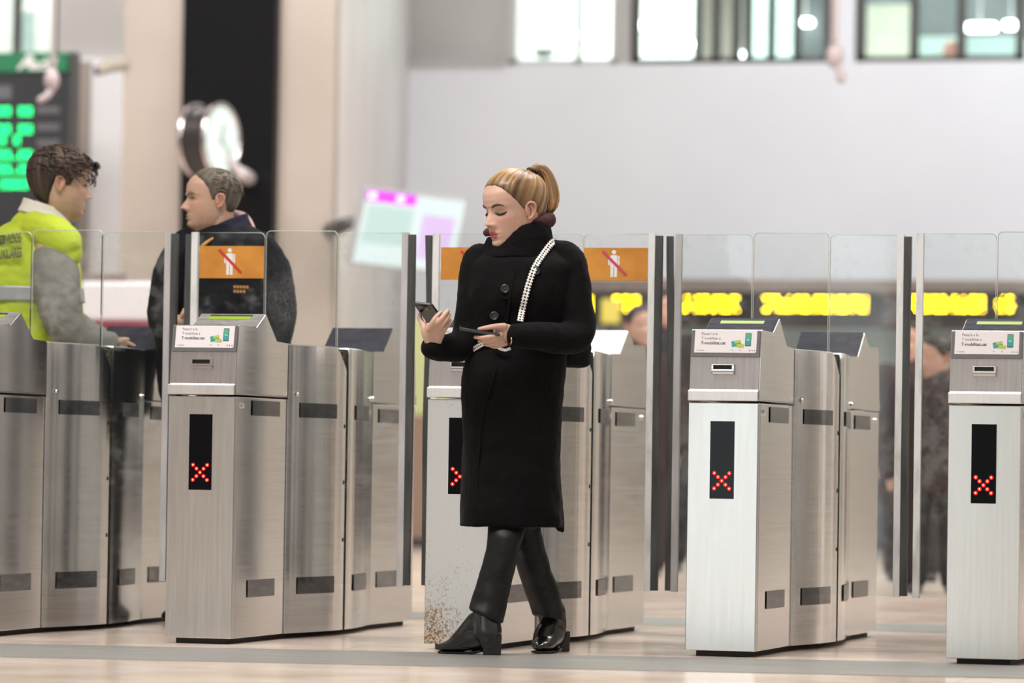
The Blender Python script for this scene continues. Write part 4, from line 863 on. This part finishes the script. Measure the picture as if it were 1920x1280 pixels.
mesh('heel', block(1049, 1069, 1182, .275, .03, .002), mat('black_boot_heel', (.012, .011, .010), .3), bo2, bevel=.004)
sp_ = [W_(x, 1212, d) for x, d in ((1040, .21), (1028, .17), (1018, .12), (1013, .085), (1011, .068))]
mesh('sole', sweep([np.array([p[0], p[1], .006+.010*(i == 0)]) for i, p in enumerate(sp_)], [(.032, .006), (.038, .006), (.042, .006), (.034, .006), (.014, .005)], seg=12, ref=(1, 0, 0)), mat('black_boot_heel', (.012, .011, .010), .3), bo2)
mesh('bracelet', sweep([W_(957+2*math.cos(a), 640+9*math.sin(a)-2, -.235-.03*math.cos(a)) for a in np.linspace(0, 2*math.pi, 13)], [.0028]*13, n=25, seg=6, rnd=False), mat('gold', (.75, .42, .12), .2, 1), wr, smooth=True)
# the phones
M_phone = mat('black_phone_glass', (.012, .012, .014), .12); M_phonef = mat('phone_frame', (.07, .07, .072), .3, .5)
def phone(label, tl, wv, lv, w, l, t=.0085, lens=True):
    o = empty('smartphone', A_.base, YAW, label, 'phone'); wv = np.asarray(wv)/np.linalg.norm(wv); lv = np.asarray(lv, float)-wv*(np.asarray(lv)@wv); lv /= np.linalg.norm(lv); n = np.cross(wv, lv)
    if n[1] > 0: n = -n
    mesh('casing', slab(rrect2(0, w, 0, l, .010, n=6), tl, wv, lv, n, t), M_phonef, o, bevel=.0015, smooth=False)
    mesh('back_glass' if lens else 'screen', slab(rrect2(.002, w-.002, .002, l-.002, .009, n=6), tl+n*t, wv, lv, n, .0006), M_phone, o)
    if lens:
        mesh('camera_bump', slab(rrect2(w*.2, w*.75, .012, .038, .006), tl+n*(t+.0006), wv, lv, n, .0018), mat('lens_glass', (.10, .10, .11), .08, .4), o, bevel=.0006)
    return o
phone('black smartphone held up in the right hand of the woman', W_(775, 564, -.19), (.90, -.42, -.10), (.336, .827, -.448), .074, .150)
phone('black smartphone held flat in the left hand of the woman, under her thumb', W_(862, 619, -.285), (.985, .05, -.14), (.1, .98, .1), .140, .07, .010, lens=False)
# handbag with woven strap
M_bag = cloth('black_bag_fabric', (.006, .006, .007), (.013, .013, .014), .75, 60, bump=.4)
hb = empty('handbag', A_.base, YAW, 'black handbag under the arm of the woman in black, with a white woven strap', 'handbag')
bagp = fuse([A_.torso([(688, 1058, 1100, .045, .09), (680, 1044, 1107, .06, .085), (650, 1040, 1108, .065, .08), (600, 1042, 1105, .06, .08), (575, 1050, 1098, .03, .08)], pw=3)], .005, 4, .5)
bg_ = mesh('bag_body', bagp, M_bag, hb, smooth=True); folds(bg_, .012, .04)
M_strap = mat('woven_strap', (.7, .7, .7), .6)
N, L, b = nt(M_strap); u_n = N.new('ShaderNodeUVMap'); u_n.uv_map = 'uv'; ck_ = N.new('ShaderNodeTexChecker'); ck_.inputs['Scale'].default_value = 1; ck_.inputs[1].default_value = (.78, .77, .74, 1); ck_.inputs[2].default_value = (.02, .02, .02, 1); 
vr = N.new('ShaderNodeTexVoronoi'); vr.feature = 'F1'; vr.inputs['Scale'].default_value = 1; vr.inputs['Randomness'].default_value = .15; rr_ = N.new('ShaderNodeValToRGB'); rr_.color_ramp.interpolation = 'CONSTANT'
rr_.color_ramp.elements[0].color = (.015, .015, .015, 1); rr_.color_ramp.elements[1].position = .34; rr_.color_ramp.elements[1].color = (.80, .79, .76, 1)
L.new(u_n.outputs[0], vr.inputs['Vector']); L.new(vr.outputs['Distance'], rr_.inputs[0]); L.new(rr_.outputs[0], b.inputs['Base Color'])
def ribbon(name, pts, w, par, n, lift=.004, wv=None, vs=2.0, us=None, t=.0022):
    P = catmull(pts, n); T = np.gradient(P, axis=0); T /= np.linalg.norm(T, axis=1)[:, None]; out = []; UV = []; ln = np.concatenate([[0], np.cumsum(np.linalg.norm(np.diff(P, axis=0), axis=1))])
    for p, t_, s in zip(P, T, ln):
        nn = np.array([0, -1., 0]) if wv is None else np.asarray(wv, float); nn = nn-t_*(nn@t_); nn /= np.linalg.norm(nn); b_ = np.cross(t_, nn)
        out.append([p-b_*w/2+nn*t, p+b_*w/2+nn*t, p+b_*w/2-nn*t, p-b_*w/2-nn*t]); v = s/w*vs
        UV += [(0, v), (vs, v), (vs, v), (0, v)]
    v, f = rings(np.array(out)); return mesh(name, (v, f), M_strap, par, uv=np.array(UV+[(0, 0), (0, 0)]))
ribbon('shoulder_strap', [W_(1046, 452, .03), W_(1036, 454, -.05)]+[front(x, y, .012) for x, y in ((1020, 474), (1003, 500), (992, 530), (984, 560), (979, 582))]+[W_(975, 602, -.19)], .022, hb, 60)
ribbon('waist_strap', [front(x, y, .012) for x, y in ((884, 657), (898, 648), (915, 640), (930, 634))], .018, hb, 20)
ribbon('waist_strap', [front(924, 645, .02), front(935, 652, .02), front(946, 656, .018), front(957, 653, .012)], .010, hb, 16)
mesh('clasp', sweep([front(922, 646, .03)+.009*np.array([math.cos(a), .1, math.sin(a)]) for a in np.linspace(0, 2*math.pi, 15)], [.0028]*15, n=29, seg=6, rnd=False), mat('gold', (.75, .42, .12), .2, 1), hb, smooth=True)

# ---------------------------------------------------------------- the man in the yellow vest
V_ = Fig(70, 18.45); vr_ = V_.root('person', 'man in a yellow high visibility vest over grey sleeves, leaning behind the leftmost gate', 'person')
HV = Head(V_.W(113, 342, 0), (.955, .24, -.13), .262, male=True, nose=1.0)
LEGS = lambda f, x, y0, d: [f.sweep([(x-18, y0, 0), (x-20, y0+(1180-y0)*.5, 0), (x-22, 1165, 0)], [.085, .06, .045]), f.sweep([(x+18, y0, d), (x+20, y0+(1180-y0)*.5, d), (x+22, 1165, d)], [.085, .06, .045])]
TV = [(405, 48, 112, .07, .02), (424, 8, 132, .11, .02), (450, -22, 144, .14, .02), (490, -44, 150, .16, .02), (540, -54, 152, .165, .02), (600, -56, 158, .165, .02), (680, -52, 156, .16, .02), (740, -48, 150, .15, .02)]
vb = [V_.sweep([(60, 800, .02), (55, 650, .02), (60, 500, .02), (75, 430, .02)], [(.09, .13), (.10, .14), (.10, .16), (.06, .09)]), V_.sweep([(72, 425, .02), (88, 395, .01), (100, 365, 0)], [.066, .060, .058]),
      V_.sweep([(90, 465, -.13), (108, 560, -.19), (130, 618, -.20), (205, 642, -.12), (228, 645, -.10)], [.05, .045, .04, .03, .028]), V_.sweep([(70, 470, .17), (90, 560, .22), (130, 618, .22), (205, 645, .14)], [.05, .045, .04, .03])]+LEGS(V_, 60, 780, .12)
for k in range(4): vb.append(V_.sweep([(226, 641+k*3, -.115+k*.018), (240, 643+k*3, -.115+k*.018), (252+2*(k % 2), 648+k*3, -.11+k*.018)], [.0095, .0088, .007], seg=10))
vb.append(V_.sweep([(222, 640, -.13), (232, 636, -.14), (240, 636, -.142)], [.011, .010, .008], seg=10))
body(vr_, HV, vb, (.50, .33, .235), (.42, .19, .16), (.52, .29, .22), voxel=.003)
eyes(HV, vr_, False, brow=(.03, .02, .014))
D0_, D1_ = np.array([.022, .014, .009]), np.array([.075, .045, .028])
cap, cc = hair_cap(HV, [(0, .80), (25, .78), (45, .74), (58, .66), (68, .60), (75, .46), (84, .45), (92, .56), (104, .54), (116, .34), (135, .16), (155, .10), (180, .08)], (0, -.10, .49),
                   [(0, .012), (.1, .05), (.4, .085), (.8, .09), (1, .085)], cols=(D0_, D1_), rootdark=.2, groove=.016, seed=9, nphi=180)
prt, cl_ = [cap], [cc]
for k in range(420):
    a = rng.random()*2*math.pi; e = math.asin(rng.uniform(.2, 1)); d = np.array([math.cos(e)*math.sin(a), math.cos(e)*math.cos(a)-.08, math.sin(e)]); d /= np.linalg.norm(d); q = d*(HV.R(d[None])[0]+.075)
    t_ = np.array([rng.normal()*.35, .75+rng.normal()*.3, -.15]); t_ -= d*(t_@d); t_ /= np.linalg.norm(t_); ln = .10+.07*rng.random()
    pts = [q-d*.03, q+t_*ln*.4+d*.018, q+t_*ln*.8+d*.012, q+t_*ln-d*.018]; st = strand([HV.P(*p[:2], p[2]+.5) for p in pts], .0018+.0014*rng.random(), 4, 8)
    prt.append(st); cl_.append(np.tile(D0_+(D1_-D0_)*rng.random()*1.2, (len(st[0]), 1)))
for k in range(90):
    x = rng.uniform(-.22, .22); q = np.array([x, .40, .36]); e = np.array([x*1.1+rng.normal()*.02, .52+rng.random()*.05, .27+rng.random()*.06])
    st = strand([HV.P(*p[:2], p[2]+.5) for p in (q, (q+e)/2+np.array([0, .02, .05]), e)], .0022, 4, 8); prt.append(st); cl_.append(np.tile(D0_+(D1_-D0_)*rng.random(), (len(st[0]), 1)))
mesh('hair', join(prt), M_hairm, vr_, smooth=True, col=np.concatenate(cl_))
M_vest = cloth('yellow_vest', (.40, .50, .030), (.46, .57, .04), .7, 300)
vest = fuse([V_.torso(TV), V_.sweep([(50, 425, -.02), (95, 438, -.12), (118, 456, -.15), (126, 474, -.15)], [.07, .075, .075, .06])], .006, 4, .5); vo = mesh('vest', vest, M_vest, vr_, smooth=True); folds(vo, .022, .10)
M_refl = mat('reflective_band', (.36, .37, .39), .4, .3)
mesh('reflective_band', V_.torso([(y, *[float(np.interp(y, [r[0] for r in TV], [r[k] for r in TV])) for k in (1, 2, 3, 4)]) for y in (539, 552, 566)], grow=.012), M_refl, vo, smooth=True)
def on_back(vf, x0, y0, sx, sy, slope):
    P = vf[0]; out = []
    for p in P:
        px = x0+p[0]*sx; py = y0-p[1]*sy-slope*(px-x0); out.append(V_.W(px, py, V_.front(TV, px, py)-.030))
    return np.array(out), vf[1]
lt = join([on_back(text('SERVICIOS', 1, bold=.025), -4, 459, 9.4, 25, .12), on_back(text('AUXILIARES', 1, bold=.025), -9, 487, 9.4, 25, .12)])
mesh('lettering', lt, M_ink, vo)
M_greyj = cloth('grey_sleeve', (.17, .165, .15), (.23, .22, .20), .85, 300)
jk = fuse([V_.sweep([(96, 482, -.12), (102, 505, -.16), (108, 550, -.19), (120, 600, -.20), (150, 628, -.17), (205, 643, -.12)], [.075, .095, .095, .085, .066, .045]),
           V_.sweep([(80, 450, .15), (92, 520, .2), (120, 600, .22), (205, 645, .14)], [.08, .09, .08, .045])], .006, 4, .5)
jo = mesh('sleeves', jk, M_greyj, vr_, smooth=True); folds(jo, .018, .07)
rr0 = np.linspace(0, 2*math.pi, 29)
def collar(f, cxp, cyp, rx, ry, slope, dy, r0, h): 
    c = f.W(cxp, cyp, dy); th = np.linspace(0, 2*math.pi, 36, endpoint=False); R_ = []
    for k, g in ((0, 1.25), (.5, 1.08), (1, .98)): R_.append(c+np.stack([np.cos(th)*rx*g, np.sin(th)*ry*g, np.cos(th)*rx*slope+k*h], -1))
    R_ = np.array(R_); cc_ = R_.mean(1, keepdims=True); return fuse([rings(np.concatenate([R_, (cc_+(R_-cc_)*.85)[::-1]]))], .004, 3, .5)
mesh('shirt_collar', collar(V_, 84, 408, .090, .088, -.30, .015, .02, .055), cloth('cream_collar', (.58, .55, .48), (.66, .63, .56), .8, 300), vr_, smooth=True)
def trousers(f, par, x, y0, d, m_, r0=.1):
    t_ = fuse([f.sweep([(x-18, y0, 0), (x-20, y0+(1180-y0)*.5, 0), (x-22, 1160, 0)], [(.11, r0), (.085, .085), (.07, .07)]), f.sweep([(x+18, y0, d), (x+20, y0+(1180-y0)*.5, d), (x+22, 1160, d)], [(.11, r0), (.085, .085), (.07, .07)]), f.sweep([(x-10, y0-10, d/2), (x+10, y0+20, d/2)], [(.14, .13)]*2)], .008, 4, .5)
    mesh('trousers', t_, m_, par, smooth=True)
def shoes(f, par, x, d, dirx, m_):
    for k, (xx, dd) in enumerate(((x-22, 0), (x+22, d))):
        a = f.W(xx, 1165, dd); s_ = fuse([sweep([np.array([a[0]-dirx*.07, a[1], .045]), np.array([a[0]+dirx*.05, a[1], .045]), np.array([a[0]+dirx*.17, a[1], .03])], [(.04, .045), (.045, .042), (.035, .026)])], .004, 3, .5); mesh('shoe', flat(s_, .001), m_, par, smooth=True)
M_darkt = cloth('dark_trousers', (.02, .02, .024), (.03, .03, .035), .8, 300)
trousers(V_, vr_, 60, 760, .12, M_darkt); shoes(V_, vr_, 60, .12, 1, mat('black_shoe', (.02, .02, .02), .4))

# ---------------------------------------------------------------- the man in the dark jacket
O_ = Fig(412, 18.25); orr = O_.root('person', 'grey haired man in a dark navy jacket facing left between the two left gates', 'person')
HO = Head(O_.W(399, 373, 0), (-.965, -.26, -.01), .240, male=True, nose=1.08)
TO = [(420, 398, 462, .08, .02), (436, 358, 492, .11, .02), (455, 334, 510, .14, .02), (480, 318, 518, .155, .02), (520, 304, 530, .165, .02), (570, 292, 540, .17, .02), (620, 288, 546, .17, .02), (700, 294, 540, .165, .02), (780, 305, 530, .16, .02)]
ob_ = [O_.sweep([(415, 800, .02), (415, 650, .02), (415, 500, .02), (418, 440, .02)], [(.10, .15), (.10, .16), (.10, .17), (.06, .09)]), O_.sweep([(416, 445, .02), (412, 420, .01), (408, 390, 0)], [.068, .062, .060]),
       O_.sweep([(335, 480, -.06), (312, 560, -.10), (306, 610, -.12), (325, 607, -.20), (334, 602, -.235)], [.05, .045, .04, .03, .026]), O_.sweep([(505, 490, .02), (525, 580, .02), (520, 650, -.08)], [.05, .045, .035])]+LEGS(O_, 415, 780, .12)
for k in range(4): ob_.append(O_.sweep([(330, 598+k*4.2, -.24), (319-k, 597+k*4.2, -.255), (311+1.5*k, 599+k*4.2, -.25)], [.0095, .009, .007], seg=10))
ob_.append(O_.sweep([(338, 597, -.245), (343, 588, -.255), (346, 580, -.25)], [.011, .010, .008], seg=10))
body(orr, HO, ob_, (.52, .325, .235), (.42, .22, .18), (.58, .28, .21), voxel=.003)
eyes(HO, orr, False, iris=(.10, .10, .10), brow=(.20, .16, .12))
G0_, G1_ = np.array([.06, .048, .035]), np.array([.17, .14, .105])
cap, cc = hair_cap(HO, [(0, .90), (20, .90), (35, .86), (50, .82), (62, .76), (72, .66), (80, .47), (87, .47), (94, .56), (106, .54), (118, .36), (135, .2), (155, .15), (180, .14)], (0, -.12, .49),
                   [(0, .004), (.15, .025), (.5, .035), (1, .03)], cols=(G0_, G1_), rootdark=.25, groove=.006, seed=13, nphi=220)
prt, cl_ = [cap], [cc]
for k in range(160):
    a = rng.uniform(.9, 2*math.pi-.9); e = math.asin(rng.uniform(.35, 1)); d = np.array([math.cos(e)*math.sin(a), math.cos(e)*math.cos(a)-.15, math.sin(e)]); d /= np.linalg.norm(d); q = d*(HO.R(d[None])[0]+.028)
    t_ = np.array([rng.normal()*.15, -.8, -.15]); t_ -= d*(t_@d); t_ /= np.linalg.norm(t_); ln = .10+.05*rng.random()
    st = strand([HO.P(*p[:2], p[2]+.5) for p in (q-d*.01, q+t_*ln*.5+d*.008, q+t_*ln-d*.012)], .0022, 4, 7); prt.append(st); cl_.append(np.tile(G0_+(G1_-G0_)*rng.random()*1.3, (len(st[0]), 1)))
mesh('hair', join(prt), M_hairm, orr, smooth=True, col=np.concatenate(cl_))
M_navyj = cloth('dark_navy_jacket', (.0025, .003, .006), (.006, .0065, .011), .7, 300)
jk = fuse([O_.torso(TO), O_.sweep([(350, 462, -.03), (326, 500, -.07), (312, 560, -.10), (308, 604, -.125), (322, 608, -.19)], [.075, .075, .072, .062, .045]), O_.sweep([(490, 468, .0), (512, 520, .0), (522, 590, .0), (515, 650, -.08)], [.075, .08, .075, .055])], .006, 4, .5)
jo = mesh('jacket', jk, M_navyj, orr, smooth=True); folds(jo, .022, .09)
mesh('jacket_collar', collar(O_, 426, 440, .082, .085, .42, .02, .02, .055), cloth('navy_collar', (.010, .012, .026), (.018, .020, .036), .7, 300), jo, smooth=True)
fr_ = lambda x, y, l: O_.W(x, y, O_.front(TO, x, y)-l)
mesh('collar_piping', sweep([fr_(372, 470, .02), fr_(383, 458, .022), fr_(398, 447, .025)], [.006, .007, .005], seg=8), mat('orange_piping', (.55, .27, .06), .6), jo, smooth=True)
lt = join([place(text('......', .030, bold=.006), fr_(437, 543, .020), (1, .05, 0), (0, 0, 1)), ]) if False else None
mesh('chest_emblem', join([slab(rect2(k*.0125, k*.0125+.009, j*-.018, j*-.018+.011), fr_(438, 540, .024), (1, .12, 0), (0, 0, 1), (0, -1, 0), .001) for j in (0, 1) for k in range(5-j)]), mat('orange_emblem', (.50, .25, .06), .6), jo)
hd_ = fuse([O_.sweep([(440, 402, .12), (455, 412, .10), (466, 432, .06), (468, 446, .02)], [(.03, .02), (.045, .03), (.04, .03), (.02, .02)])], .005, 3, .5)
mesh('hood_lining', hd_, cloth('pink_lining', (.50, .34, .31), (.58, .42, .38), .8, 200), jo, smooth=True)
trousers(O_, orr, 415, 770, .12, M_darkt, .12); shoes(O_, orr, 415, .12, -1, mat('black_shoe', (.02, .02, .02), .4))

# ---------------------------------------------------------------- people far behind the gates
def far_person(px, py_head, D, face, label, coat_c, trouser_c, hair_c, skin=(.5, .3, .23), hemz=.5, wide=1.0):
    f = Fig(px, D); r_ = f.root('person', label, 'person'); hz = f.W(px, py_head, 0)[2]; Hh = Head(np.array([0, 0, hz]), face, .235, male=True)
    k = hz/1.60; T_ = lambda x, y, z: np.array([x*wide, y, z*k])
    parts = [sweep([T_(0, 0, .85), T_(0, 0, 1.1), T_(0, 0, 1.35)], [(.09, .13)]*3), sweep([T_(0, 0, 1.35), T_(0, 0, 1.58)], [.055, .055])]
    for s_ in (-1, 1): parts += [sweep([T_(s_*.17, 0, 1.36), T_(s_*.22, .0, 1.1), T_(s_*.22, -.06, .80)], [.045, .04, .03]), sweep([T_(s_*.09, 0, .88), T_(s_*.09, 0, .45), T_(s_*.09, 0, .07)], [.08, .06, .045]), sweep([T_(s_*.22, -.06, .80), T_(s_*.22, -.08, .70)], [(.02, .035), (.012, .02)])]
    body(r_, Hh, parts, skin, skin, skin, voxel=.006)
    cp, c_ = hair_cap(Hh, [(0, .86), (50, .74), (75, .5), (95, .55), (120, .3), (180, .12)], (0, -.1, .49), [(0, .01), (.3, .05), (1, .05)], cols=(np.array(hair_c)*.7, np.array(hair_c)*1.2), nphi=90, ns=14)
    mesh('hair', cp, M_hairm, r_, smooth=True, col=c_)
    ct = fuse([sweep([T_(0, 0, hemz), T_(0, 0, .9), T_(0, 0, 1.2), T_(0, 0, 1.38), T_(0, 0, 1.46)], [(.14, .22), (.14, .20), (.15, .23), (.12, .21), (.07, .08)])]+[sweep([T_(s_*.18, 0, 1.38), T_(s_*.25, 0, 1.1), T_(s_*.235, -.06, .82)], [.07, .065, .055]) for s_ in (-1, 1)], .012, 4, .5)
    mesh('coat', ct, mat('coat_%s' % label[:12], coat_c, .8), r_, smooth=True)
    tr_ = fuse([sweep([T_(s_*.09, 0, .9), T_(s_*.095, 0, .5), T_(s_*.1, 0, .1)], [.11, .085, .075]) for s_ in (-1, 1)], .012, 3, .5); mesh('trousers', tr_, mat('trousers_%s' % label[:12], trouser_c, .8), r_, smooth=True)
    for s_ in (-1, 1): mesh('shoe', flat(sweep([T_(s_*.1, .06, .04), T_(s_*.1, -.16, .03)], [(.05, .045), (.04, .03)], ref=(1, 0, 0)), .001), mat('black_shoe', (.02, .02, .02), .4), r_, smooth=True)
far_person(1238, 578, 28.5, (.5, -.85, 0), 'blurred dark haired person in a long black coat, seen in gap right of the woman', (.012, .010, .012), (.012, .01, .012), (.015, .01, .01), hemz=.35)
far_person(1712, 640, 27, (-.5, -.8, 0), 'blurred person in dark clothes seen in the gap beside the rightmost gate', (.028, .014, .014), (.02, .014, .014), (.02, .015, .01), hemz=.6)
far_person(1752, 668, 24.5, (-.7, -.6, -.1), 'blurred person in a navy jacket and beige trousers behind the rightmost gate', (.022, .026, .045), (.45, .36, .30), (.03, .025, .02), hemz=.82, wide=1.1)
far_person(1196, 610, 27, (.3, -.9, 0), 'blurred person in a purple top behind the dusty glass right of the woman', (.07, .055, .16), (.03, .03, .04), (.03, .02, .03), hemz=.7)
